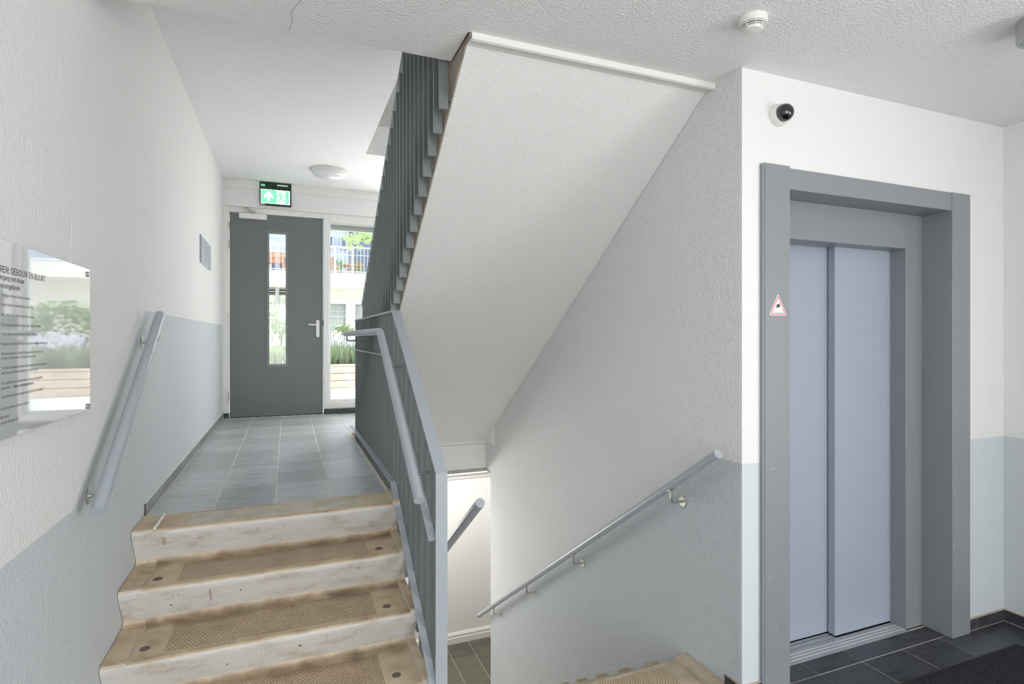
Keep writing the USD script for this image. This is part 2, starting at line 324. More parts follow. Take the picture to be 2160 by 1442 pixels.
# rear wall behind the photographer with a window
poly = sbox(XL - 0.25, -0.2, XC + 0.2, TOP).difference(sbox(-0.55, 0.28, 1.55, 2.62))
struct('wall_entrance', prism(poly, 'y', YB - 0.2, YB), M['plaster_fine'])
fr = sgroup('window_3')
struct('window_frame', prism(sbox(-0.55, 0.28, 1.55, 2.62).difference(unary_union([sbox(-0.49, 0.34, 0.47, 2.56), sbox(0.53, 0.34, 1.49, 2.56)])), 'y', YB - 0.12, YB - 0.05), M['white_paint'], fr)
for x0, x1 in ((-0.49, 0.47), (0.53, 1.49)): struct('pane', box(x0, x1, YB - 0.09, YB - 0.08, 0.34, 2.56), M['glass'], fr)
# exit wall with door/sidelight opening and the lower doorway
poly = sbox(XL - 0.25, -2.7, 4.3, TOP).difference(sbox(-0.672, ZL - 0.03, 1.22, 3.135)).difference(sbox(1.15, ZLOW - 0.1, 2.60, -0.12)).difference(sbox(1.36, 0.90, 1.86, 3.035))
struct('wall_exit', prism(poly, 'y', YX, 7.4), M['plaster_fine'])
struct('trim_2', cat_([box(XL, 1.9, 6.988, 7.0, 3.338, ZU, 0.002)]), M['white_paint'])
# enclosure of the lower landing's side recess, upper storey ceiling
struct('wall_recess', cat_([box(4.1, 4.3, 2.34, 7.2, -2.7, TOP)]), M['plaster_fine'])
struct('wall_recess_back', box(XR + 0.2, 4.1, 5.20, 5.403, -2.7, 0.30), M['plaster'])
struct('ceiling_upper', box(XL - 0.25, 4.3, YB - 0.2, 7.4, TOP, TOP + 0.2), M['ceiling'])
# lobby ceiling with the stair opening
poly = unary_union([sbox(XL, YB, 0.676, 2.426), sbox(0.676, YB, XR, 2.168), sbox(XR, YB, XC, YW)])
struct('ceiling', prism(poly, 'z', ZC, ZC + 0.21), M['ceiling'])
# landing ceiling slab
poly = unary_union([sbox(XL, 2.426, 0.70, YX), sbox(0.70, 5.565, XR, YX)])
cu = struct('ceiling_landing', prism(poly.difference(sbox(XL - 1, 5.139, 0.47, 5.141)), 'z', ZU, ZU + 0.285), M['ceiling'])
struct('joint_backing', box(XL, 0.70, 5.10, 5.18, ZU + 0.285, ZU + 0.30), M['ceiling'], cu)
# moulding where the upper flight meets the lobby ceiling
struct('hairline_crack', cat_([prism(LineString(p).buffer(0.0011), 'z', ZC - 0.0006, ZC) for p in ([(0.037, 2.12), (0.044, 2.19), (0.030, 2.23)], [(0.030, 2.23), (0.012, 2.29), (0.016, 2.34), (0.004, 2.424)])]), M['grey_print'], stage.GetPrimAtPath('/World/ceiling'))
tr = sgroup('trim_1')
struct('moulding', prism([(2.160, ZC + 0.001), (2.160, ZC - 0.026), (2.172, ZC - 0.030), (2.178, ZC - 0.016), (2.232, ZC - 0.016), (2.232, ZC + 0.001)], 'x', 0.690, XR), M['white_paint'], tr)

# ------------------------------------------------------------------ floors
def tiles(parent, xs, ys, ztop, mat, gx, gy, clip=None, t=0.008):
    for x0, x1 in zip(xs[:-1], xs[1:]):
        for y0, y1 in zip(ys[:-1], ys[1:]):
            X0, X1, Y0, Y1 = x0 + gx / 2, x1 - gx / 2, y0 + gy / 2, y1 - gy / 2
            if clip is not None:
                g = sbox(X0, Y0, X1, Y1).intersection(clip)
                if g.is_empty or g.area < 1e-4: continue
                if g.area < 0.999 * (X1 - X0) * (Y1 - Y0):
                    struct('tile', prism(g, 'z', ztop - t, ztop), mat, parent); continue
            struct('tile', box(X0, X1, Y0, Y1, ztop - t, ztop, 0.0012), mat, parent)
# lobby floor
LOB = unary_union([sbox(XL, YB, 0.575, 2.345), sbox(0.575, YB, 0.69, 2.34), sbox(0.69, YB, XR, 2.085), sbox(XR, YB, XC, YW), sbox(2.2, YW, 3.40, 2.12)])
fl = struct('floor', prism(LOB, 'z', -0.25, -0.0015), M['grout'])
xs = [2.429 + PITCH * k for k in range(-11, 6)]; ys = [2.0013 + PITCH * k for k in range(-9, 3)]
tiles(fl, xs, ys, 0.0, M['tile'], 0.0035, 0.005, LOB.intersection(sbox(XL + .002, -0.8, XC - .002, 2.109)))
# exit landing
LAND = unary_union([sbox(XL, 3.345, 0.560, YX), sbox(0.560, 5.57, XR, YX)])
f1 = struct('floor_landing', cat_([prism(unary_union([sbox(XL, 3.30, 0.560, YX + 0.12), sbox(0.560, 5.572, XR, YX + 0.12)]), 'z', 0.30, ZL - 0.0015)]), M['grout'])
xs = [-0.368 + PITCH * k for k in range(-2, 9)]; ys = [5.2955 + PITCH * k for k in range(-8, 7)]; ys[-1] = min(ys[-1], 6.992)
tiles(f1, xs, [y for y in ys], ZL, M['tile_landing'], 0.007, 0.0026, LAND.intersection(sbox(XL + .018, 3.345, 0.546, 6.99)).union(sbox(0.548, 5.60, XR, 6.99)))
for y in ys[1:-1]: struct('dark_joint', box(XL + .018, 0.546, y - 0.0012, y + 0.0012, ZL - 0.006, ZL - 0.0006), M['grout_dark'], f1)
struct('dark_joint', box(0.548, 0.560, 3.345, 5.57, ZL - 0.006, ZL - 0.002), M['grout_dark'], f1)
struct('slab_face', box(0.64, XR, 5.555, 5.572, 0.30, 0.552), M['plaster_fine'], f1)
struct('edge_strip', box(0.64, XR, 5.549, 5.572, 0.556, 0.60), M['white_paint'], f1)
struct('unpainted_edge', box(XL, XR, 5.556, YX, 0.262, 0.30), M['rough_edge'], f1)
# cover board at the wall end of the slab
ss = lambda y: 2.872 - 0.69 * (y - 2.232)           # soffit line of the upper flight
struct('trim_3', prism([(5.29, 0.585), (5.549, 0.585), (5.549, ss(5.549) + .03), (5.29, ss(5.29) + .03)], 'x', XR - 0.016, XR), M['white_paint'])
# lower landing
f2 = struct('floor_lower', box(XL, 4.1, 5.3, 7.2, ZLOW - 0.2, ZLOW - 0.003), M['grout'])
tiles(f2, [1.913 + PITCH * k for k in range(-4, 6)], [6.782 + 0.338 * k for k in range(-4, 3)], ZLOW, M['tile_lower'], 0.005, 0.005, sbox(0.7, 5.55, 4.09, 7.106))
struct('floor_base', box(XL, 4.1, 2.2, 5.3, ZLOW - 0.2, ZLOW - 0.003), M['screed'])
# tiled skirting
def skirt_x(name, x0, x1, y, z, first, h=0.066, pitch=PITCH, d=0.009):
    s = sgroup(name)
    struct('grout_bed', box(x0, x1, y - d * 0.75, y, z, z + h - 0.001), M['grout'], s)
    e = [x0] + [v for v in (first + pitch * k for k in range(-40, 40)) if x0 + 0.01 < v < x1 - 0.01] + [x1]
    for a, b in zip(e[:-1], e[1:]): struct('tile', box(a + 0.002, b - 0.002, y - d, y, z + 0.003, z + h, 0.001), M['tile_skirt' if z > .5 else 'tile'], s)
    struct('sealant', box(x0, x1, y - d, y, z + h, z + h + 0.005), M['curb'], s)
    return s
def skirt_y(name, y0, y1, x, side, z, first, mat, h=0.066, pitch=PITCH, d=0.009, bed='grout'):
    s = sgroup(name)
    struct('grout_bed', box(x, x + side * d * 0.75, y0, y1, z, z + h - 0.001), M[bed], s)
    e = [y0] + [v for v in (first + pitch * k for k in range(-40, 40)) if y0 + 0.01 < v < y1 - 0.01] + [y1]
    for a, b in zip(e[:-1], e[1:]): struct('tile', box(x, x + side * d, a + 0.0012, b - 0.0012, z + 0.003, z + h, 0.001), M[mat], s)
    struct('sealant', box(x, x + side * d, y0, y1, z + h, z + h + 0.004), M['grout' if z > .5 else 'curb'], s)
    return s
skirt_y('baseboard_landing', 3.36, YX, XL, 1, ZL, 5.2955, 'tile_skirt', h=0.062, bed='grout_dark')
skirt_x('baseboard_lift', 3.556, XC, YW, 0.0, 3.641)
skirt_x('baseboard_lift_corner', XR, 2.035, YW, 0.0, 5.0)
skirt_y('baseboard_lobby', -0.95, YW - 0.012, XC, -1, 0.0, 1.70, 'tile')
skirt_y('baseboard_stair', YW, 2.09, XR, -1, 0.0, 5.0, 'tile')
struct('baseboard_exit', box(0.402, 1.22, 7.0, 7.03, ZL, ZL + 0.062, 0.003), M['stone'])

# ------------------------------------------------------------------ stairs
def ascent(nos, zs, inset, up=0.0, fwd=0.0, ybase=None):
    """profile points of a flight rising along +y: list of (y, z) from the floor up"""
    P = []
    for k, (y, z) in enumerate(zip(nos, zs)):
        zb = (zs[k - 1] if k else 0.0) + (up if k else 0)
        y -= fwd; z += up
        P += [(y + inset - 0.028 + fwd, zb), (y + inset - 0.010, zb + 0.006), (y + inset, zb + 0.026), (y + 0.010, z - 0.042), (y + 0.001, z - 0.022), (y, z - 0.012), (y + 0.004, z - 0.003), (y + 0.013, z)]
    return P
nos = [2.360, 2.616, 2.870, 3.095]; zs = [0.187, 0.373, 0.560, 0.747]
XS0, XS1 = XL, 0.570
def flightprof(up=0, fwd=0):
    P = ascent(nos, zs, 0.085, up, fwd)
    return Polygon(P + [(3.345, zs[-1] + up), (3.345, 0.42), (3.02, 0.42), (2.50, 0.0)])
st = thing('staircase', 'short stained concrete flight of four steps rising to the exit landing', 'stairs')
obj('flight_body', prism(flightprof(), 'x', XS0 + 0.002, XS1), M['concrete'], st, smooth=50)
obj('curb', prism(flightprof(0.017, 0.006), 'x', 0.534, XS1 + 0.001), M['concrete'], st)
obj('curb', prism(flightprof(0.004, 0.002), 'x', XS0 + 0.003, XS0 + 0.088), M['concrete'], st)
random.seed(4)
for k, (y, z) in enumerate(zip(nos, zs)):
    back = (nos[k + 1] + 0.045) if k < 3 else 3.330
    top = k == 3
    obj('grip_panel', box(-0.455 - 0.012 * (3 - k) * 0.6, 0.385, y + (0.034 if not top else 0.026), back - (0.012 if not top else 0.02), z - 0.002, z + 0.0016, 0.001), M['grip_pale' if top else 'grip'], st)
    if not top:
        for x in (-0.549, 0.440): obj('filler_plug', disc((x, y + 0.098, z), 'z', 0.019, 0.003), M['plug'], st)
obj('groove_ridge', box(XS0 + 0.088, XS0 + 0.100, 3.10, 3.335, ZL - 0.001, ZL + 0.012, 0.003), M['white_paint'], st)
for k in range(3):
    obj('groove_ridge', box(XS0 + 0.088, XS0 + 0.098, nos[k] + 0.012, nos[k + 1] + 0.05, zs[k] - 0.001, zs[k] + 0.005, 0.002), M['curb'], st)
M['grime'] = usdkit.material(stage, L + 'brown_grime', {'u': ('uvmap', {'attribute': 'st'}), 's': ('separate_xyz', {}), 'e': ('rgb_ramp', {'ramp': [(0, (0, 0, 0)), (.35, (.75, .75, .75)), (.55, (.9, .9, .9)), (1, (0, 0, 0))]}),
    'g': ('geometry', {}), 'n': ('noise_texture', {'scale': 9.0, 'detail': 7, 'roughness': 0.65}), 'm': ('math', {'math_type': 'multiply'}), 'r': ('map_range', {'from_min': 0.22, 'from_max': 0.62, 'to_min': 0.0, 'to_max': 0.6}),
    't': ('transparent_bsdf', {}), 'd': ('diffuse_bsdf', {'color': (0.17, 0.11, 0.07)}), 'x': ('mix_closure', {})},
    [('u.UV', 's.vector'), ('s.y', 'e.fac'), ('e.color', 'm.value1'), ('g.position', 'n.vector'), ('n.fac', 'm.value2'), ('m.value', 'r.value'), ('r.result', 'x.fac'), ('t.BSDF', 'x.closure1'), ('d.BSDF', 'x.closure2')], surface='x.closure')
def grime(k):
    yb, zt, zb = nos[k], zs[k] - 0.042, zs[k - 1] if k else 0.0
    pr = [(yb - 0.10, zb), (yb - 0.02, zb), (yb + 0.057, zb), (yb + 0.075, zb + 0.006), (yb + 0.085, zb + 0.026), (yb + 0.085 - 0.075 * (0.05 / (zt - zb)), zb + 0.07)]
    t = np.linspace(0, 1, len(pr)); V, U, Fc = [], [], []
    for i, x in enumerate((XS0 + 0.09, 0.530)):
        for (y, z), v in zip(pr, t): V.append((x, y - 0.0012, z + 0.0024)); U.append((x, v))
    n = len(pr)
    for j in range(n - 1): Fc += [(j, n + j, n + j + 1), (j, n + j + 1, j + 1)]
    m = usdkit.mesh(stage, pathof(st) + '/' + numbered(pathof(st), 'grime'), trimesh.Trimesh(V, Fc, process=False), M['grime'], smooth=True, uv=np.array(U))
for k in range(4): grime(k)
def on_riser(k, x, z, w, h, name, mat):
    """a flat stain lying on riser k (0 = lowest) with its top at height z"""
    y = nos[k]; zt, zb = zs[k] - 0.042, (zs[k - 1] if k else 0) + 0.026
    f = lambda q: y + 0.010 + (0.085 - 0.010) * (zt - q) / (zt - zb)
    pts = [(f(q) - 0.0006, q) for q in (z, z - h)] + [(f(q) + 0.001, q) for q in (z - h, z)]
    obj(name, prism(Polygon(pts), 'x', x - w / 2, x + w / 2), mat, st)
STN = plain('rust_brown_stain', (0.50, 0.42, 0.33), 0.8); SPK = plain('dark_speck', (0.07, 0.05, 0.045), 0.8); CHP = plain('pale_paint_chip', (0.85, 0.85, 0.84), 0.7)
for k, x, dz, w, h in ((2, -0.330, .045, .008, .075), (2, -0.478, .043, .003, .03), (2, -0.455, .043, .003, .022), (3, -0.552, .043, .016, .045), (3, -0.02, .043, .004, .03), (1, 0.16, .043, .004, .04)):
    on_riser(k, x, zs[k] - dz, w, h, 'drip_stain', STN)
for k, x, dz, w, h in ((2, -0.205, .075, .004, .010), (2, -0.490, .105, .009, .005), (3, -0.140, .052, .005, .003), (3, 0.210, .046, .004, .004), (1, -0.24, .10, .006, .006), (1, 0.05, .07, .012, .007), (3, -0.51, .05, .004, .003), (2, 0.33, .05, .010, .004)):
    on_riser(k, x, zs[k] - dz, w, h, 'speck', SPK)
for k, x, dz, w, h in ((2, 0.215, .085, .009, .006), (2, 0.255, .075, .006, .006), (1, -0.115, .06, .006, .014), (1, -0.098, .06, .005, .014), (1, 0.30, .05, .007, .010)):
    on_riser(k, x, zs[k] - dz, w, h, 'paint_chip', CHP)

# flight going up above (its underside and left side are seen)
RU, GU = 0.1815, 0.2630
zun = [ZL + RU * (k + 1) for k in range(13)]; yun = [5.60 - GU * k for k in range(13)]
P = [(5.60, ZL - 0.002)]
for y, z in zip(yun, zun): P += [(y, z), (y - GU + 0.03, z)]
P = P[:-1] + [(2.169, zun[-1]), (2.169, ZC - 0.015), (2.232, ss(2.232)), (5.556, ss(5.556)), (5.572, ss(5.556))]
up = thing('staircase_upper', 'upper concrete flight with white sprayed sloping underside above the stairwell', 'stairs')
pu = Polygon(P).buffer(0)
obj('flight_body', prism(pu, 'x', 0.690, XR - 0.002), M['plaster'], up)
obj('bare_side', prism(pu.buffer(-0.002), 'x', 0.6835, 0.690), M['brown_side'], up, label='bare brown concrete side of the upper flight')

# flight going down
RD, GD = 0.1815, 0.267
def downprof(up=0.0, fwd=0.0):
    P = [(2.086, up), (2.375 + fwd - 0.012, up)]
    for k in range(13):
        y = 2.375 + GD * k + fwd; z = -RD * k + up
        P += [(y - 0.003, z - 0.003), (y, z - 0.012), (y - 0.001, z - 0.02), (y - 0.07, z - RD + 0.02), (y - 0.055, z - RD)]
        if k < 12: P += [(y + GD - 0.012, z - RD)]
    P = P[:-1] + [(2.375 + GD * 12, ZLOW - 0.003), (2.375 + GD * 11, ZLOW - 0.003), (2.20, -0.25), (2.086, -0.25)]
    return Polygon(P).buffer(0)
dn = thing('staircase_lower', 'tan concrete flight going down beside the textured grey stair wall', 'stairs')
obj('flight_body', prism(downprof(), 'x', 0.690, XR - 0.002), M['curb'], dn)
obj('curb', prism(downprof(0.02, 0.0), 'x', 1.850, XR - 0.001), M['curb'], dn)
obj('curb', prism(downprof(0.02, 0.0), 'x', 0.689, 0.74), M['curb'], dn)
for k in range(12):
    y1 = 2.375 + GD * k - 0.036; y0 = (2.375 + GD * (k - 1) + 0.03) if k else 2.13
    obj('grip_panel', box(0.87, 1.745, y0, y1, -RD * k - 0.002, -RD * k + 0.0016, 0.001), M['grip'], dn)

# ------------------------------------------------------------------ balustrades
SL = 0.681
def railz(y): return 1.814 if y >= 3.345 else 1.814 - SL * (3.345 - y)
bl = thing('balustrade', 'grey steel balustrade with flat upright bars beside the short stairs and landing', 'balustrade')
obj('top_rail', prism(ribbon([(5.33, 1.814), (3.345, 1.814), (2.284, 1.814 - SL * 1.061), (2.284, 0.002)], 0.012), 'x', 0.570, 0.620), M['rail'], bl)
def stripz(y, zlev, yc, sl=0.672): return zlev if y >= yc else zlev - sl * (yc - y)
mid = [(5.43, 1.549), (3.40, 1.549), (2.300, 1.549 - 0.672 * 1.10)]
bot = [(5.50, 0.826), (3.240, 0.826), (2.262, 0.826 - 0.640 * 0.978)]
obj('middle_strip', prism(ribbon(mid, 0.008), 'x', 0.545, 0.576), M['rail'], bl)
obj('bottom_strip', prism(ribbon(bot, 0.008), 'x', 0.545, 0.576), M['rail'], bl)
ybars = [5.32 - 0.1088 * k for k in range(19)] + [3.36 - 0.1235 * (k + 1) for k in range(8)]
for y in ybars:
    zt = railz(y) - 0.003
    zb = stripz(y, 0.822, 3.255, 0.645) - 0.27
    obj('baluster', box(0.5755, 0.619, y - 0.007, y + 0.007, max(0.015, zb), zt, 0.0015), M['bars'], bl)
for y in (5.25, 4.2, 3.6, 3.1, 2.66):
    z = stripz(y, 0.822, 3.255, 0.645) - 0.16
    obj('fixing_bracket', box(0.556, 0.5765, y - 0.02, y + 0.02, z - 0.02, z + 0.02, 0.002) if y > 3.3 else box(0.5705, 0.5765, y - 0.02, y + 0.02, z - 0.02, z + 0.02), M['bars'], bl)

bu = thing('balustrade_upper', 'dark grey upright bars of the upper flight, hanging in steps beside its bare concrete side', 'balustrade')
def urail(y): return 2.009 + 0.705 * (5.225 - y)
yb = 2.470; ulist = []
for k in range(27):
    y = yb + 0.1070 * k
    zt = min(urail(y), 3.43) - 0.002 if y > 2.45 else 3.43
    zb = max(ss(y) - 0.018, ZL + 0.06)
    if y > 5.28: break
    obj('baluster', box(0.632, 0.6755, y - 0.007, y + 0.007, zb, zt, 0.0015), M['bars'], bu)
    if k % 3 == 0: obj('fixing_bracket', box(0.6755, 0.6835, y - 0.018, y + 0.018, zb + 0.035, zb + 0.075, 0.002), M['bars'], bu)
obj('top_rail', prism(ribbon([(5.30, urail(5.30)), (3.225, urail(3.225))], 0.010), 'x', 0.628, 0.680), M['rail'], bu)

bd = thing('balustrade_lower', 'grey upright bars along the open side of the flight going down', 'balustrade')
for k in range(24):
    y = 2.56 + 0.12 * k; z = -0.68 * (y - 2.375)
    obj('baluster', box(0.640, 0.680, y - 0.005, y + 0.005, z - 0.22, z + 0.36, 0.0012), M['bars'], bd)
obj('top_rail', prism(ribbon([(2.52, 0.36 - 0.68 * 0.145), (5.36, 0.36 - 0.68 * 2.985)], 0.010), 'x', 0.636, 0.684), M['rail'], bd)

# ------------------------------------------------------------------ handrails
def wallrail(name, label, pts, r, brackets, xwall, side, bend=0.0):
    h = thing(name, label, 'handrail')
    obj('rail', tube(pts, r, 28, bend), M['rail'], h, smooth=40)
    for (y, zf, xt, zt) in brackets:
        xe = xwall - side * 0.004
        b = tube([(xwall - side * 0.001, y, zf), (xt + side * 0.012, y, zf), (xt, y, zf + 0.014), (xt, y, zt - r - 0.003)], 0.0062, 12, 0.012)
        br = obj('bracket', b, M['steel'], h, smooth=40)
        obj('flange', place(lathe([(0, 0), (0.031, 0), (0.031, 0.003), (0.028, 0.005), (0, 0.005)], 28), AX['-x'] if side > 0 else AX['+x'], (xwall, y, zf)), M['steel'], br, smooth=30)
        s = disc((0, 0, 0), 'z', 0.017, 0.005, 20); s.apply_transform(np.diag([0.8, 1.9, 1, 1.0]))
        sl = math.atan2(pts[-1][2] - pts[0][2], pts[-1][1] - pts[0][1])
        s.apply_transform(trimesh.transformations.rotation_matrix(sl, [1, 0, 0])); s.apply_translation((xt, y, zt - r - 0.001))
        obj('saddle', s, M['steel'], br, smooth=30)
    return h
hx = -0.612
hz = lambda y: 1.058 + (1.776 - 1.058) / (3.362 - 2.335) * (y - 2.335)
wallrail('handrail', 'short grey tube handrail on the left wall with steel rosettes', [(hx, 2.335, 1.058), (hx, 3.362, 1.776)], 0.0225,
         [(y, z, hx, hz(y)) for y, z in ((3.305, 1.634), (2.492, 1.076))], XL, -1)
rz = lambda y: 1.120 - 0.674 * (y - 2.056)
wallrail('handrail', 'long grey tube handrail sloping down the textured stair wall on four steel brackets', [(1.850, 2.056, rz(2.056)), (1.850, 5.561, rz(5.561))], 0.0215,
         [(y, z, 1.850, rz(y)) for y, z in ((2.398, .800), (3.477, .076), (4.301, -.478), (5.101, -1.021))], XR, 1)
ht = thing('handrail', 'bent grey tube handrail on the balustrade, level above the landing, then sloping down the stairs', 'handrail')
TX = 0.490
obj('rail', tube([(TX, 5.32, 1.690), (TX, 3.255, 1.693), (TX, 2.230, 1.004)], 0.0215, 28, 0.035), M['rail'], ht, smooth=40)
tz = lambda y: 1.691 if y > 3.25 else 1.693 - 0.6722 * (3.255 - y)
for y in (5.22, 4.28, 3.06, 2.415):
    z = tz(y) - 0.062
    obj('bracket', tube([(0.5765, y, z), (TX + 0.004, y, z), (TX + 0.001, y, tz(y) - 0.0215)], 0.0062, 12, 0.02), M['bars'], ht, smooth=40)
hg = thing('handrail', 'grey round-ended tube handrail going down between the flights before the white panel', 'handrail')
gx = 0.790
gz = lambda y: 0.928 - 0.694 * (y - 2.355)
obj('rail', tube([(gx, 2.355, gz(2.355)), (gx, 5.30, gz(5.30))], 0.0215, 28), M['rail'], hg, smooth=40)
for y in (3.05, 3.85, 4.60, 5.20):
    z = gz(y) - 0.06
    obj('bracket', tube([(0.679, y, -0.68 * (y - 2.375) + 0.355), (0.70, y, z), (gx - 0.006, y, z), (gx, y, gz(y) - 0.0215)], 0.0062, 12, 0.015), M['bars'], hg, smooth=40)

# ------------------------------------------------------------------ exit door and sidelight
d1 = sgroup('door_1')
DF, DD = 7.030, 7.045      # frame face, door face
struct('door_frame', cat_([box(-0.672, -0.612, DF, 7.17, ZL + 0.06, 3.135, 0.003), box(-0.612, 0.395, DF, 7.17, 3.072, 3.135, 0.003), box(0.395, 0.458, DF, 7.17, ZL + 0.06, 3.135, 0.003)]), M['white_paint'], d1)
struct('frame_foot', cat_([box(-0.668, -0.616, DF + 0.004, 7.16, ZL, ZL + 0.06), box(0.400, 0.454, DF + 0.004, 7.16, ZL, ZL + 0.06)]), M['stone'], d1)
leaf = sbox(-0.606, ZL + 0.008, 0.389, 3.066).difference(sbox(-0.205, 1.340, -0.018, 2.862))
lf = struct('door_leaf', prism(leaf, 'y', DD, DD + 0.054), M['door_grey'], d1)
bead = sbox(-0.226, 1.316, 0.001, 2.884).difference(sbox(-0.200, 1.346, -0.024, 2.856))
struct('glazing_bead', prism(bead, 'y', DD - 0.008, DD + 0.001), M['door_bead'], d1)
struct('glass_pane', box(-0.205, -0.018, DD + 0.026, DD + 0.032, 1.340, 2.862), M['glass'], d1)
struct('sill_bead', box(-0.200, -0.024, DD + 0.004, DD + 0.024, 1.343, 1.352), M['white_paint'], d1)
struct('draught_seal', box(-0.606, 0.389, DD - 0.003, DD + 0.05, ZL + 0.001, ZL + 0.008), M['dark'], d1)
struct('threshold', box(-0.672, 0.458, 7.0, 7.2, ZL - 0.03, ZL + 0.001), M['grout'], d1)
hp = struct('handle_plate', place(cat_([prism(LineString([(0, -0.085), (0, 0.085)]).buffer(0.0185, quad_segs=10), 'z', 0, 0.009)]), AX['-y'], (0.330, DD, 1.764)), M['white_plastic'], d1)
struct('lever', tube([(0.330, DD - 0.006, 1.808), (0.330, DD - 0.045, 1.808), (0.226, DD - 0.048, 1.811)], 0.0085, 16, 0.02), M['white_plastic'], hp, smooth=40)
struct('lock_case', box(0.3885, 0.395, DD - 0.004, DD + 0.02, 1.80, 1.86), M['dark'], d1)
for z0, z1 in ((2.866, 2.960), (2.666, 2.752), (1.834, 1.926), (0.949, 1.042)):
    hh = struct('hinge', box(-0.622, -0.604, DF - 0.006, DD + 0.002, z0, z1, 0.002), M['steel'], d1)
    for q in range(3): struct('knuckle', disc((-0.610, DF - 0.008, z0 + (q + 0.5) * (z1 - z0) / 3), 'z', 0.0075, (z1 - z0) / 3 - 0.004, 14), M['steel'], hh)
cl = struct('closer_body', box(-0.512, -0.222, DD - 0.042, DD, 3.006, 3.066, 0.004), M['white_plastic'], d1)
struct('closer_arm', cat_([tube([(-0.425, DD - 0.02, 3.066), (-0.452, DD - 0.055, 3.118)], 0.008, 10), tube([(-0.425, DD - 0.025, 3.064), (-0.425, DD - 0.024, 3.084)], 0.012, 12),
        tube([(-0.452, DD - 0.055, 3.124), (-0.360, DF - 0.012, 3.090)], 0.008, 10), box(-0.395, -0.340, DF - 0.02, DF, 3.082, 3.100, 0.003)]), M['steel'], cl)
w1 = sgroup('window_1')
WX0, WX1, WZ0, WZ1 = 0.458, 1.22, 0.885, 3.037
struct('window_frame', cat_([box(WX0, WX1, DF, 7.17, ZL + 0.062, WZ0, 0.003), box(WX0, WX1, DF, 7.17, WZ1, 3.135, 0.003), box(1.155, WX1, DF, 7.17, WZ0, WZ1, 0.003)]), M['white_paint'], w1)
struct('glazing_bead', prism(sbox(WX0, WZ0, 1.155, WZ1).difference(sbox(WX0 + 0.018, WZ0 + 0.018, 1.137, WZ1 - 0.02)), 'y', DF + 0.03, DF + 0.055), M['white_paint'], w1)
struct('window_sash', prism(sbox(WX0, WZ0, 1.155, WZ1).difference(sbox(WX0 + 0.022, WZ0 + 0.022, 1.13, WZ1 - 0.075)), 'y', DF + 0.09, 7.17), M['white_paint'], w1)
struct('pane', box(WX0 + 0.012, 1.143, DF + 0.06, DF + 0.068, WZ0 + 0.012, WZ1 - 0.012), M['glass'], w1)

# second tall window, on the far side of the bars
w4 = sgroup('window_4')
struct('window_frame', prism(sbox(1.33, 0.86, 1.89, 3.075).difference(sbox(1.38, 0.92, 1.84, 3.015)), 'y', 6.99, 7.17), M['white_paint'], w4)
struct('pane', box(1.37, 1.85, DF + 0.06, DF + 0.068, 0.91, 3.025), M['glass'], w4)
# lower white door panel
d2 = sgroup('door_2')
struct('door_leaf', box(1.20, 2.535, 7.15, 7.20, ZLOW + 0.05, -0.20, 0.002), M['white_paint'], d2)
struct('door_frame', cat_([box(1.15, 2.60, 7.11, 7.25, -0.20, -0.12), box(1.15, 1.20, 7.11, 7.25, ZLOW, -0.20), box(2.535, 2.60, 7.11, 7.25, ZLOW, -0.20)]), M['white_plastic'], d2)
struct('weather_board', prism([(7.15, ZLOW + 0.135), (7.135, ZLOW + 0.128), (7.118, ZLOW + 0.105), (7.132, ZLOW + 0.098), (7.132, ZLOW + 0.080), (7.108, ZLOW + 0.072), (7.108, ZLOW - 0.003), (7.20, ZLOW - 0.003), (7.20, ZLOW + 0.135)], 'x', 1.20, 2.535), M['white_plastic'], d2)

# ------------------------------------------------------------------ lift
lt = thing('elevator', 'grey steel lift entrance with deep frame and two-panel sliding doors', 'elevator')
JF = 1.965
obj('frame_jamb', box(2.041, 2.196, JF, 2.14, 0.0, 2.465, 0.002), M['lift'], lt)
obj('frame_jamb', box(3.397, 3.553, JF, 2.14, 0.0, 2.458, 0.002), M['lift'], lt)
obj('frame_lintel', box(2.196, 3.397, JF + 0.004, 2.14, 2.357, 2.457, 0.002), M['lift'], lt)
obj('frame_reveal', box(2.030, 2.041, JF + 0.004, YW + 0.002, 0.0, 2.461), M['lift'], lt)
obj('inner_jamb', box(2.196, 2.350, 2.127, 2.26, 0.0, 2.357, 0.002), M['lift'], lt)
obj('inner_jamb', box(3.262, 3.400, 2.127, 2.26, 0.0, 2.357, 0.002), M['lift'], lt)
obj('transom', box(2.346, 3.250, 2.118, 2.24, 2.160, 2.357, 0.002), M['lift'], lt)
obj('sliding_door_panel', box(2.812, 3.285, 2.218, 2.262, 0.006, 2.20, 0.002), M['lift_door'], lt)
obj('sliding_door_panel', box(2.340, 2.850, 2.268, 2.300, 0.006, 2.20, 0.002), M['lift_door'], lt)
si = obj('door_sill', box(2.345, 3.262, 2.112, 2.212, -0.004, 0.001), M['aluminium'], lt)
obj('door_sill', box(2.345, 2.812, 2.218, 2.2435, -0.004, 0.001), M['aluminium'], lt)
obj('door_sill', box(2.345, 2.812, 2.252, 2.266, -0.004, 0.001), M['aluminium'], lt)
obj('sill_rib', cat_([box(2.345, 3.262, y, y + 0.0035, 0.0005, 0.0025) for y in (2.135, 2.157, 2.179)]), M['sill_light'], lt)
obj('sill_bed', box(2.33, 3.28, 2.12, 2.34, -0.03, -0.004), M['dark'], lt)
obj('shaft_back', box(2.12, 3.47, 2.31, 2.335, -0.02, 2.42), M['void'], lt)
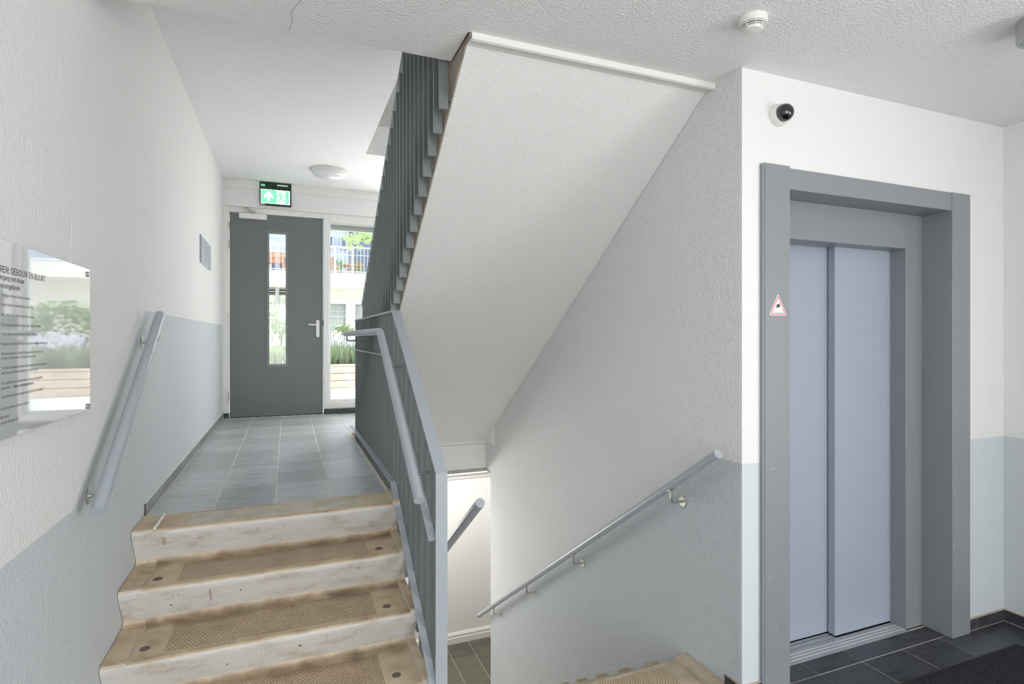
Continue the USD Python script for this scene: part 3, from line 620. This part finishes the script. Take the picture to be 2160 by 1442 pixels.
obj('scratches', cat_([place(box(-l / 2, l / 2, -0.0004, 0, -0.0006, 0.0006), trimesh.transformations.rotation_matrix(a, [0, 1, 0])[:3, :3], (x, JF, z)) for x, z, l, a in
     ((2.07, 0.55, .012, .4), (2.11, 0.30, .01, 1.2), (2.09, 1.05, .02, -.5), (3.42, 0.8, .015, 1.3), (3.41, .52, .02, 1.5))]), M['sticker'], lt)

# ------------------------------------------------------------------ small fixed things
# camera dome
sc = thing('security_camera', 'white round security camera with black dome above the lift', 'security camera')
obj('housing', place(lathe([(0, 0), (0.051, 0), (0.052, 0.006), (0.050, 0.022), (0.046, 0.032), (0.0, 0.032)], 48), AX['-y'], (2.138, YW, 2.700)), M['white_plastic'], sc, smooth=40)
dome = trimesh.creation.icosphere(4, 0.041); dome.apply_scale((1, 1, 1)); dome.apply_translation((2.138, YW - 0.042, 2.700))
obj('dome', dome, M['smoked'], sc, smooth=True)
# smoke detector
sd = thing('smoke_detector', 'white round smoke detector on the ceiling near the lift wall corner', 'smoke detector')
SD = (1.668, 1.665, ZC)
obj('base_ring', place(lathe([(0, 0), (0.052, 0), (0.053, 0.004), (0.0525, 0.022), (0.049, 0.0265), (0.0, 0.0265)], 48), AX['-z'], SD), M['white_plastic'], sd, smooth=40)
obj('chamber', place(lathe([(0, 0.02), (0.041, 0.02), (0.033, 0.044), (0, 0.044)], 40), AX['-z'], SD), M['dark'], sd, smooth=40)
for r, z in ((0.0465, 0.0295), (0.0420, 0.0355), (0.0375, 0.0405)):
    obj('grille_ring', place(lathe([(r - 0.006, z - 0.001), (r, z - 0.001), (r - 0.0008, z + 0.0016), (r - 0.006, z + 0.0016), (r - 0.006, z - 0.001)], 48), AX['-z'], SD), M['white_plastic'], sd)
for k in range(8):
    a = k * math.pi / 4 + 0.2
    obj('grille_rib', tube([(SD[0] + 0.0475 * math.cos(a), SD[1] + 0.0475 * math.sin(a), ZC - 0.0265), (SD[0] + 0.034 * math.cos(a), SD[1] + 0.034 * math.sin(a), ZC - 0.045)], 0.0017, 6), M['white_plastic'], sd)
obj('cover_cap', place(lathe([(0, 0.042), (0.034, 0.042), (0.0335, 0.047), (0.030, 0.0505), (0, 0.0525)], 40), AX['-z'], SD), M['white_plastic'], sd, smooth=50)
obj('indicator', disc((SD[0] + 0.044, SD[1] - 0.006, ZC - 0.030), 'z', 0.0025, 0.004, 12), M['dark'], sd)
# landing ceiling lamp
cl = thing('ceiling_light', 'round white ceiling lamp with glossy dome over the exit landing', 'ceiling lamp')
CLP = (0.420, 6.272, ZU)
obj('lamp_base', place(lathe([(0, 0), (0.19, 0), (0.192, 0.006), (0.188, 0.030), (0.182, 0.034), (0, 0.034)], 56), AX['-z'], CLP), M['white_plastic'], cl, smooth=40)
obj('diffuser', place(lathe([(0, 0.034), (0.176, 0.034)] + [(0.176 * math.cos(t), 0.036 + 0.062 * math.sin(t)) for t in np.linspace(0.05, math.pi / 2, 16)], 56), AX['-z'], CLP), M['lamp_glass'], cl, smooth=40)
# lobby ceiling lamp at the right edge of the photograph
c2 = thing('ceiling_light', 'grey cylindrical ceiling lamp at the right edge of the lobby ceiling', 'ceiling lamp')
CP = (2.712, 1.240, ZC)
obj('lamp_housing', place(lathe([(0, 0), (0.088, 0), (0.090, 0.004), (0.090, 0.074), (0.087, 0.080), (0.078, 0.080), (0.078, 0.076), (0, 0.076)], 48), AX['-z'], CP), plain('grey_lamp_housing', (0.42, 0.43, 0.44), 0.45), c2, smooth=40)
obj('diffuser', place(lathe([(0, 0.074), (0.077, 0.074), (0.077, 0.078), (0, 0.079)], 40), AX['-z'], CP), plain('grey_lamp_lens', (0.30, 0.32, 0.34), 0.25), c2)
# exit sign
es = thing('exit_sign', 'green lit emergency exit sign with up arrow and running figure above the grey door', 'exit sign')
EX0, EX1, EZ0, EZ1, EY = -0.297, 0.037, 3.166, 3.428, 6.966
obj('housing', box(EX0, EX1, EY, YX, EZ0, EZ1, 0.004), M['sign_housing'], es)
fy = EY
PX0, PX1, PZ0, PZ1 = -0.286, 0.022, 3.184, 3.346
pn = obj('sign_panel', box(PX0, PX1, fy - 0.004, fy, PZ0, PZ1, 0.001), M['lit_white'], es)
obj('green_field', box(PX0 + 0.006, PX1 - 0.013, fy - 0.0052, fy - 0.003, PZ0 + 0.006, PZ1 - 0.006), M['lit_green'], pn)
fw, fh = PX1 - PX0, PZ1 - PZ0
def sg(u, v): return (PX0 + u * fw, PZ0 + v * fh)
arrow = Polygon([sg(*p) for p in ((.262, .90), (.425, .56), (.425, .31), (.315, .52), (.315, .19), (.222, .19), (.222, .52), (.110, .31), (.110, .56))])
doorw = Polygon([sg(*p) for p in ((.545, .955), (.845, .955), (.845, .04), (.60, .04), (.545, .10))])
man = unary_union([Point(sg(.655, .82)).buffer(0.0115), LineString([sg(.66, .67), sg(.70, .46)]).buffer(0.0105),
    LineString([sg(.70, .46), sg(.665, .33), sg(.61, .14)]).buffer(0.0062), LineString([sg(.705, .46), sg(.755, .27), sg(.875, .25)]).buffer(0.0062),
    LineString([sg(.65, .69), sg(.61, .575), sg(.545, .575)]).buffer(0.0046), LineString([sg(.665, .70), sg(.765, .69), sg(.82, .55)]).buffer(0.0048)])
obj('arrow', prism(arrow, 'y', fy - 0.0064, fy - 0.0052), M['lit_white'], pn)
obj('doorway_symbol', prism(doorw.difference(man), 'y', fy - 0.0064, fy - 0.0052), M['lit_white'], pn)
obj('running_figure', prism(man, 'y', fy - 0.0068, fy - 0.0052), M['lit_green'], pn)
for q in range(3): obj('indicator', box(-0.282 + q * 0.015, -0.272 + q * 0.015, fy - 0.001, fy, 3.378, 3.402), M['lit_green'], es)
obj('rating_tag', box(-0.115, 0.0, fy - 0.001, fy, 3.392, 3.410), M['tag'], es)
obj('rating_tag', box(-0.297, -0.245, fy - 0.001, fy, 3.168, 3.180), M['tag'], es)
# acrylic house-rules board
nb = thing('notice_board', 'glossy white acrylic house rules board with black lettering on the left wall', 'notice board')
BX = XL + 0.016
obj('board', box(BX, BX + 0.006, 1.50, 2.434, 1.4025, 1.9035, 0.0012), M['board'], nb)
for y in (1.525, 2.408):
    for z in (1.883, 1.415): obj('screw_cap', cat_([disc((BX + 0.008, y, z), 'x', 0.0095, 0.006, 22), disc((XL + 0.0085, y, z), 'x', 0.006, 0.017, 14)]), M['screw'], nb)
def ztext(v): return 1.659 - (v - 711.36) * 0.001173
def lettering(lines, parent, name, x):
    for txt, v, y0, h, bold in lines:
        obj(name, place(meshkit.text_mesh(txt, h, 0.0006, bold), AX['+x'], (x, y0, ztext(v))), M['black_print'], parent)
TX0 = BX + 0.0055
lettering([('DE VEREN: GEBOUW EN BUURT', 573, 1.690, 0.0165, True), ('goede omgang met elkaar', 588.5, 1.690, 0.012, True), ('ons woongebouw', 606, 1.722, 0.0125, True)], nb, 'heading', TX0)
H = 0.0074
lettering([(t, v + 4, 1.762, H, b) for t, v, b in (
    ('Storingen melden via de beheerder', 620, 0), ('Geen fietsen in de binnenhal, lift of trap', 640, 0), ('Niet roken in de lift en algemene ruimtes', 662, 0),
    ('Op je eigen parkeervak alleen auto, fietsen buiten', 683, 0), ('In de zwarte afvalcontainers alleen restafval', 703, 0), ('Bouwafval zelf wegbrengen naar gemeentelijke milieustraat', 724, 0),
    ('Als onze trouwe viervoeters poepen hier ruim het op', 745, 0), ('en laat ze niet achter in de openbare ruimte', 754.5, 0),
    ('Zorg dat omwonenden geen last hebben van harde muziek', 775.5, 0), ('eerst op aan. Kondig feestjes van te voren aan', 786, 0),
    ('Voor graffity aan de buitenkant van ons complex bel', 808, 0), ('gemeente:', 818.5, 0))]
    + [('www.s-hertogenbosch.nl', 822.5, 1.828, H, True), ('Zie verder het huishoudelijk reglement op de website', 841, 1.762, H, 0), ('Voor meer informatie van ons complex', 866, 1.735, H, 0),
       ('Vriendelijke groet,', 884, 1.72, H, 0), ('De VVE bestuur Muntelpoort', 896, 1.72, H, 0)], nb, 'lettering', TX0)
# plan sheet beside the exit door
pl = thing('wall_plan', 'pale grey plan sheet in a clear holder on the left wall near the exit door', 'notice')
obj('sheet', box(XL, XL + 0.006, 5.285, 5.985, 2.285, 2.520, 0.001), M['paper'], pl)
obj('drawn_lines', cat_([box(XL + 0.006, XL + 0.0066, 5.285 + 0.02, 5.98, 2.452, 2.4545), box(XL + 0.006, XL + 0.0066, 5.34, 5.66, 2.438, 2.440), box(XL + 0.006, XL + 0.0066, 5.648, 5.654, 2.295, 2.515),
      box(XL + 0.006, XL + 0.0066, 5.36, 5.90, 2.350, 2.351), box(XL + 0.006, XL + 0.0066, 5.64, 5.66, 2.462, 2.470)]), M['grey_print'], pl)
obj('binding_edge', box(XL + 0.005, XL + 0.009, 5.300, 5.322, 2.287, 2.518, 0.001), M['ink'], pl)
for q in ((5.62, 5.70, 2.285, 2.300), (5.965, 5.99, 2.368, 2.385)): obj('clip', box(XL + 0.004, XL + 0.010, *q), M['sticker'], pl)
# camera warning sticker
ws = thing('warning_sticker', 'triangular red and white video surveillance sticker on the lift frame', 'sticker')
SX, SZ0, SZ1 = 2.1195, 1.763, 1.857
tri = Polygon([(SX - 0.047, SZ0 + 0.003), (SX + 0.047, SZ0 + 0.003), (SX, SZ1 - 0.003)])
obj('sticker_base', prism(tri.buffer(0.004, quad_segs=6), 'y', JF - 0.0006, JF), M['sticker'], ws)
obj('red_border', prism(tri.difference(tri.buffer(-0.0042)), 'y', JF - 0.0010, JF - 0.0006), M['red_print'], ws)
camr = affinity.rotate(sbox(SX - 0.009, SZ0 + 0.036, SX + 0.011, SZ0 + 0.051), 16)
obj('camera_symbol', prism(unary_union([camr, affinity.rotate(sbox(SX - 0.0135, SZ0 + 0.033, SX - 0.0105, SZ0 + 0.040), 16)]), 'y', JF - 0.0010, JF - 0.0006), M['black_print'], ws)
tm = meshkit.text_mesh('Videobewaking', 0.0062, 0.0004); tm = place(tm, AX['-y'], (SX - (tm.bounds[1][0] + tm.bounds[0][0]) / 2, JF - 0.0006, SZ0 + 0.0095))
obj('lettering', tm, M['grey_print'], ws)
# entrance mat
em = thing('door_mat', 'charcoal ribbed entrance carpet on the dark tiles before the lift', 'door mat')
obj('pile', box(0.9, 3.62, -1.9, 1.775, 0.0, 0.009, 0.003), M['mat'], em)
obj('edging', prism(sbox(0.87, -1.93, 3.65, 1.80).difference(sbox(0.9, -1.9, 3.62, 1.775)), 'z', 0.0, 0.006), M['dark'], em)

# ------------------------------------------------------------------ garden outside the exit
rng = np.random.default_rng(7)
GZ = 0.70
pv = struct('pavement', box(-9, 12, 7.4, 20.5, GZ - 0.2, GZ - 0.006), M['joint'])
struct('pavement_field', cat_([box(-9, -0.75, 7.42, 20.5, GZ - 0.006, GZ), box(2.75, 12, 7.42, 20.5, GZ - 0.006, GZ), box(-0.75, 2.75, 11.0, 20.5, GZ - 0.006, GZ)]), M['paving'], pv)
for i in range(7):
    for j in range(7):
        x0 = -0.75 + 0.5 * i; y0 = 7.42 + 0.51 * j
        struct('paving_slab', box(x0 + .003, x0 + .497, y0 + .003, min(y0 + .507, 10.995), GZ - 0.006, GZ + 0.0, 0.001), M['paving'], pv)
def boards(name, label, x0, x1, y, z0, n, h):
    t = thing(name, label, 'planter')
    for k in range(n): obj('board', box(x0, x1, y, y + 0.05, z0 + k * h + 0.004, z0 + (k + 1) * h - 0.004, 0.005), M['planter'], t)
    obj('cap_board', box(x0 - 0.02, x1 + 0.02, y - 0.025, y + 0.10, z0 + n * h, z0 + n * h + 0.035, 0.004), M['planter'], t)
    for x in (x0, x1 - 0.05): obj('side_board', box(x, x + 0.05, y + 0.05, y + 2.6, z0, z0 + n * h - 0.004), M['planter'], t)
    obj('soil', box(x0 + 0.05, x1 - 0.05, y + 0.05, y + 2.6, z0, z0 + n * h - 0.03), M['soil'], t)
    return t
boards('planter', 'long timber garden planter of three pale boards outside the exit window', -3.0, 5.5, 11.08, GZ, 3, 0.138)
PT = GZ + 0.40
def blades(n, cx, cy, z0, rx, ry, h, wd, lean, seed, upw=0.0):
    r = np.random.default_rng(seed); V = []; Fc = []
    for k in range(n):
        a = r.uniform(0, 2 * np.pi); q = np.sqrt(r.uniform()); p = np.array([cx + rx * q * np.cos(a), cy + ry * q * np.sin(a), z0])
        hh = h * r.uniform(0.55, 1.0); d = np.array([r.normal(0, lean) + 0.25 * q * np.cos(a), r.normal(0, lean) + 0.25 * q * np.sin(a), 1.0]) * hh
        s = np.array([np.cos(a * 3), np.sin(a * 3), 0]) * wd; i = len(V)
        V += [p - s, p + s, p + d * 0.55 + s * 1.2, p + d * 0.55 - s * 1.2, p + d]
        Fc += [(i, i + 1, i + 2), (i, i + 2, i + 3), (i + 3, i + 2, i + 4)]
    return trimesh.Trimesh(V, Fc, process=False)
def spikes(n, cx, cy, z0, rx, ry, h, seed):
    r = np.random.default_rng(seed); out = []
    for k in range(n):
        a = r.uniform(0, 2 * np.pi); q = np.sqrt(r.uniform()); hh = h * r.uniform(0.75, 1.1)
        b0 = np.array([cx + rx * q * np.cos(a), cy + ry * q * np.sin(a), z0]); t0 = b0 + np.array([r.normal(0, .08) + .2 * q * np.cos(a), r.normal(0, .08) + .2 * q * np.sin(a), 1]) * hh
        out.append(tube([b0 + (t0 - b0) * 0.80, t0], 0.009, 5))
    return cat_(out)
lavl = ['lavender clump in the planter seen beside the balustrade end', 'lavender clump in the planter right of the middle of the window', 'lavender clump in the planter left of the middle of the window',
        'lavender clump in the planter seen at the left edge of the window', 'lavender clump in the planter seen low through the door glass']
seed = 10
for cx, lab in zip((1.50, 1.26, 1.02, 0.78, -0.24), lavl):
    t = thing('lavender', lab, 'lavender plant')
    obj('foliage', blades(520, cx, 11.50, PT, 0.105, 0.2, 0.44, 0.006, 0.10, seed), M['blade'], t, kind='stuff')
    obj('flower_spikes', spikes(44, cx, 11.50, PT, 0.10, 0.2, 0.62, seed + 1), M['blossom'], t, kind='stuff')
    obj('stems', blades(60, cx, 11.50, PT, 0.10, 0.2, 0.6, 0.003, 0.06, seed + 2), M['blade'], t, kind='stuff'); seed += 5
def leafcloud(n, c, r3, size, seed):
    r = np.random.default_rng(seed); V = []; Fc = []
    for k in range(n):
        d = r.normal(size=3); d /= np.linalg.norm(d); p = np.array(c) + d * np.array(r3) * r.uniform(0.35, 1.0) ** 0.6
        u = r.normal(size=3); u /= np.linalg.norm(u); w = np.cross(u, r.normal(size=3)); w /= np.linalg.norm(w); s = size * r.uniform(.6, 1.2); i = len(V)
        nn = np.cross(u, w)
        V += [p - u * s, p + w * s * .45 + nn * s * .1, p + u * s, p - w * s * .45 + nn * s * .1, p]
        Fc += [(i, i + 1, i + 4), (i + 1, i + 2, i + 4), (i + 2, i + 3, i + 4), (i + 3, i, i + 4)]
    return trimesh.Trimesh(V, Fc, process=False)
def shrub(label, c, r3, n, size, seed, flowers=0):
    t = thing('shrub', label, 'shrub')
    stems = []
    r = np.random.default_rng(seed)
    for k in range(7):
        a = r.uniform(0, 6.28); stems.append(tube([(c[0] + .05 * math.cos(a), c[1] + .05 * math.sin(a), PT - 0.03), (c[0] + r3[0] * .6 * math.cos(a), c[1] + r3[1] * .6 * math.sin(a), c[2] + r3[2] * .3)], 0.008, 6))
    obj('stems', cat_(stems), M['bark'], t)
    obj('foliage', leafcloud(n, c, r3, size, seed), M['shrub'], t, kind='stuff')
    if flowers:
        fs = []
        for k in range(flowers):
            d = r.normal(size=3); d[2] = abs(d[2]); d /= np.linalg.norm(d)
            s = trimesh.creation.icosphere(1, 0.055); s.apply_scale((1, 1, .45)); s.apply_translation(np.array(c) + d * np.array(r3) * 0.95); fs.append(s)
        obj('flower_heads', cat_(fs), M['elder'], t)
    return t
shrub('leafy shrub with cream flower heads behind the lavender in the window', (1.13, 12.4, 1.62), (0.28, 0.28, 0.34), 420, 0.05, 31, 16)
shrub('tall pale leafy shrub seen through the narrow door glass', (-0.35, 12.2, 1.75), (0.24, 0.35, 0.68), 900, 0.04, 32, 8)
shrub('lower bushy shrub at the right side of the narrow door glass', (-0.02, 12.5, 1.55), (0.22, 0.3, 0.55), 700, 0.04, 33)
t = thing('lavender', 'wide lavender bed hidden behind the bars, seen mirrored in the notice board', 'lavender plant')
obj('foliage', blades(2200, 2.30, 11.50, PT, 0.62, 0.2, 0.44, 0.007, 0.10, 90), M['blade'], t, kind='stuff')
obj('flower_spikes', spikes(160, 2.30, 11.50, PT, 0.6, 0.2, 0.60, 91), M['blossom'], t, kind='stuff')
shrub('wide green shrub hidden behind the bars, seen mirrored in the notice board', (2.45, 12.5, 1.72), (1.0, 0.34, 0.62), 2600, 0.055, 60)
# maple
mt = thing('maple_tree', 'young maple with bright green leaves hanging before the balcony', 'tree')
obj('trunk', tube([(2.75, 10.3, GZ - 0.01), (2.70, 10.35, 2.2), (2.78, 10.3, 3.6), (2.70, 10.3, 5.2)], 0.06, 14), M['bark'], mt, smooth=40)
obj('branch', tube([(2.76, 10.3, 3.45), (2.0, 9.9, 4.0), (1.35, 9.5, 3.62), (0.92, 9.45, 3.36)], 0.016, 10), M['bark'], mt, smooth=40)
obj('branch', tube([(2.72, 10.3, 3.2), (2.0, 9.8, 3.55), (1.15, 9.6, 3.28)], 0.013, 10), M['bark'], mt, smooth=40)
lobes = []
for k, (ang, ln) in enumerate(((-120, .55), (-62, .85), (0, 1.0), (62, .85), (120, .55))):
    a = math.radians(90 + ang)
    lobes.append(Polygon([(0, 0)] + [(ln * s * math.cos(a + da), ln * s * math.sin(a + da)) for s, da in ((.45, -.34), (.62, -.26), (.66, -.34), (.80, -.13), (1.0, 0), (.80, .13), (.66, .34), (.62, .26), (.45, .34))]))
lp = unary_union([p.buffer(0.01) for p in lobes]).union(sbox(-.02, -.45, .02, .05)).simplify(0.012)
lv, lfc = trimesh.creation.triangulate_polygon(lp, engine='earcut')
lv3 = np.c_[lv, -0.25 * (lv[:, 0] ** 2) - 0.12 * lv[:, 1]]
for k in range(70):
    fx = rng.uniform(); X = 0.86 + 0.75 * fx; Z = 3.24 + 0.18 * fx + rng.normal(0, 0.085); Y = 9.45 + 0.45 * fx + rng.normal(0, .14)
    R = trimesh.transformations.euler_matrix(rng.normal(2.2, .45), rng.normal(0, .5), rng.normal(0.3, .9))[:3, :3]
    obj('leaf', trimesh.Trimesh(lv3 * rng.uniform(.065, .10) @ R.T + np.array([X, Y, Z]), lfc, process=False), M['leaf'], mt)
# building across the garden
bf = thing('apartment_building', 'pale apartment building with balcony and blue grey upper storey across the garden', 'building')
FY = 18.5
wallp = sbox(-7, GZ, 9, 3.27).difference(sbox(0.75, GZ + 0.05, 3.2, 2.90))
obj('ground_floor_wall', prism(wallp, 'y', FY, FY + 0.3), M['facade'], bf)
bk = []
for k in range(16): bk.append(box(-2, 0.6, FY - 0.004, FY, 2.06 + 0.077 * k, 2.06 + 0.077 * k + 0.066))
for k in range(3): bk.append(box(-2, 3.4, FY - 0.004, FY, 2.95 + 0.1 * k, 2.95 + 0.1 * k + 0.09))
obj('brick_course', cat_(bk), M['facade'], bf, kind='stuff')
win = obj('window', prism(sbox(0.75, GZ + 0.05, 3.2, 2.90).difference(unary_union([sbox(0.88, .85, 1.72, 2.72), sbox(2.02, .85, 3.05, 2.72)])), 'y', FY + 0.08, FY + 0.16), M['frame_pale'], bf)
for x0, x1 in ((0.88, 1.72), (2.02, 3.05)): obj('pane', box(x0, x1, FY + 0.12, FY + 0.13, .85, 2.72), M['glass'], win)
obj('window_rail', cat_([box(0.88, 1.72, FY + 0.17, FY + 0.20, 2.30, 2.34), box(0.88, 1.72, FY + 0.17, FY + 0.20, 2.48, 2.50)]), M['white_steel'], win)
yy = np.arange(0.80, 3.15, 0.02); curt = Polygon([(x, FY + 0.26 + 0.02 * math.sin(x * 60)) for x in yy] + [(x, FY + 0.27 + 0.02 * math.sin(x * 60)) for x in yy[::-1]])
obj('curtain', prism(curt, 'z', GZ + 0.06, 2.88), M['curtain'], bf)
obj('room_back', box(0.7, 3.3, FY + 0.34, FY + 0.36, GZ, 2.95), M['frame_pale'], bf)
obj('balcony_slab', cat_([box(-7, 9, 17.25, 20.2, 3.17, 3.27, 0.01), box(-7, 9, 17.32, 17.45, 3.27, 3.58, 0.01)]), M['balcony'], bf)
obj('upper_wall', box(-7, 9, 20.2, 20.5, 3.27, 9.0), M['facade_blue'], bf)
obj('upper_cladding_joint', cat_([box(-7, 9, 20.19, 20.2, 3.6 + 0.34 * k, 3.612 + 0.34 * k) for k in range(14)]), M['pipe'], bf)
for x0, x1, z0, z1 in ((1.26, 1.42, 4.75, 5.1), (1.72, 1.86, 4.75, 5.1), (1.95, 2.9, 3.35, 5.4), (-0.5, -0.02, 3.35, 4.3), (0.55, 1.5, 3.30, 4.35)):
    wn = obj('window', prism(sbox(x0 - .04, z0 - .04, x1 + .04, z1 + .04).difference(sbox(x0, z0, x1, z1)), 'y', 20.12, 20.2), M['pipe'], bf)
    obj('pane', box(x0, x1, 20.16, 20.19, z0, z1), M['dark_pane'], wn)
obj('downpipe', cat_([tube([(-0.30, FY - 0.06, GZ), (-0.30, FY - 0.06, 3.17)], 0.055, 14)] + [box(-0.365, -0.235, FY - 0.07, FY, z, z + 0.04) for z in (1.4, 2.5)]), M['pipe'], bf, smooth=40)
obj('wall_lamp', box(-0.08, 0.0, FY - 0.12, FY, 2.55, 2.85, 0.01), M['pipe'], bf)
br = thing('balcony_railing', 'white balcony railing of slim upright bars across the garden', 'railing')
RY = 17.28
obj('top_rail', box(-4, 6, RY - 0.025, RY + 0.025, 4.32, 4.355, 0.005), M['white_steel'], br)
obj('lower_rail', box(-4, 6, RY - 0.012, RY + 0.012, 3.60, 3.625), M['white_steel'], br)
obj('middle_rail', box(-4, 6, RY - 0.006, RY + 0.006, 4.10, 4.112), M['white_steel'], br)
for k in range(46): obj('railing_bar', box(-1.05 + 0.1025 * k - .006, -1.05 + 0.1025 * k + .006, RY - .008, RY + .008, 3.34, 4.32), M['white_steel'], br)
for x in (-1.3, 0.0 - .28, 0.72, 1.27, 1.78, 2.8): obj('railing_post', box(x - .015, x + .015, RY - .03, 17.34, 3.30, 4.32, .004), M['white_steel'], br)
def gchair(label, x, y, rot):
    t = thing('garden_chair', label, 'chair', (x, y, 3.27)); c, s = math.cos(rot), math.sin(rot); R = [[c, -s, 0], [s, c, 0], [0, 0, 1]]
    for k in range(5): obj('seat_slat', place(box(-.22, .22, -.2 + .085 * k, -.13 + .085 * k, .43, .45), R), M['wood'], t)
    for k in range(4): obj('back_slat', place(box(-.22, .22, .22 + .02 * k, .24 + .02 * k, .55 + .1 * k, .62 + .1 * k), R), M['wood'], t)
    for sx in (-.22, .2):
        obj('leg', place(tube([(sx, -.22, 0), (sx, .30, .98)], .018, 8), R), M['wood'], t); obj('leg', place(tube([(sx, .24, 0), (sx, -.2, .44)], .018, 8), R), M['wood'], t)
gchair('wooden folding chair on the balcony behind the white railing', 1.30, 18.3, 0.5)
gt = thing('garden_table', 'small wooden table on the balcony behind the white railing', 'table', (1.88, 18.2, 3.27))
for k in range(6): obj('table_slat', box(-.3, .3, -.3 + .1 * k, -.21 + .1 * k, .62, .65), M['wood'], gt)
for sx in (-.26, .26):
    obj('leg', tube([(sx, -.26, 0), (-sx * .8, .2, .63)], .018, 8), M['wood'], gt)
gb = thing('garden_bench', 'orange brown slatted wooden bench on the balcony seen through the door glass', 'bench', (-0.42, 18.2, 3.27))
for k in range(5): obj('bench_slat', box(-.6, .34, -.2 + .09 * k, -.13 + .09 * k, .60, .63), M['wood'], gb)
for k in range(3): obj('back_slat', box(-.6, .34, .26, .285, .70 + .1 * k, .78 + .1 * k), M['wood'], gb)
for sx in (-.55, .30): obj('leg', box(sx, sx + .05, -.18, .27, 0, .60), M['wood'], gb)
for i, (x, lab) in enumerate(((1.52, 'bushy potted plant on the balcony between the chair and the table'), (2.15, 'bushy potted plant on the balcony right of the table'))):
    t = thing('potted_plant', lab, 'potted plant', (x, 19.25, 3.27))
    obj('pot', lathe([(0, 0), (.13, 0), (.17, .28), (.15, .28), (.15, .25), (0, .25)], 24), M['pot'], t, smooth=40)
    obj('foliage', leafcloud(260, (0, 0, .62), (.22, .22, .36), .05, 50 + i), M['shrub'], t, kind='stuff')
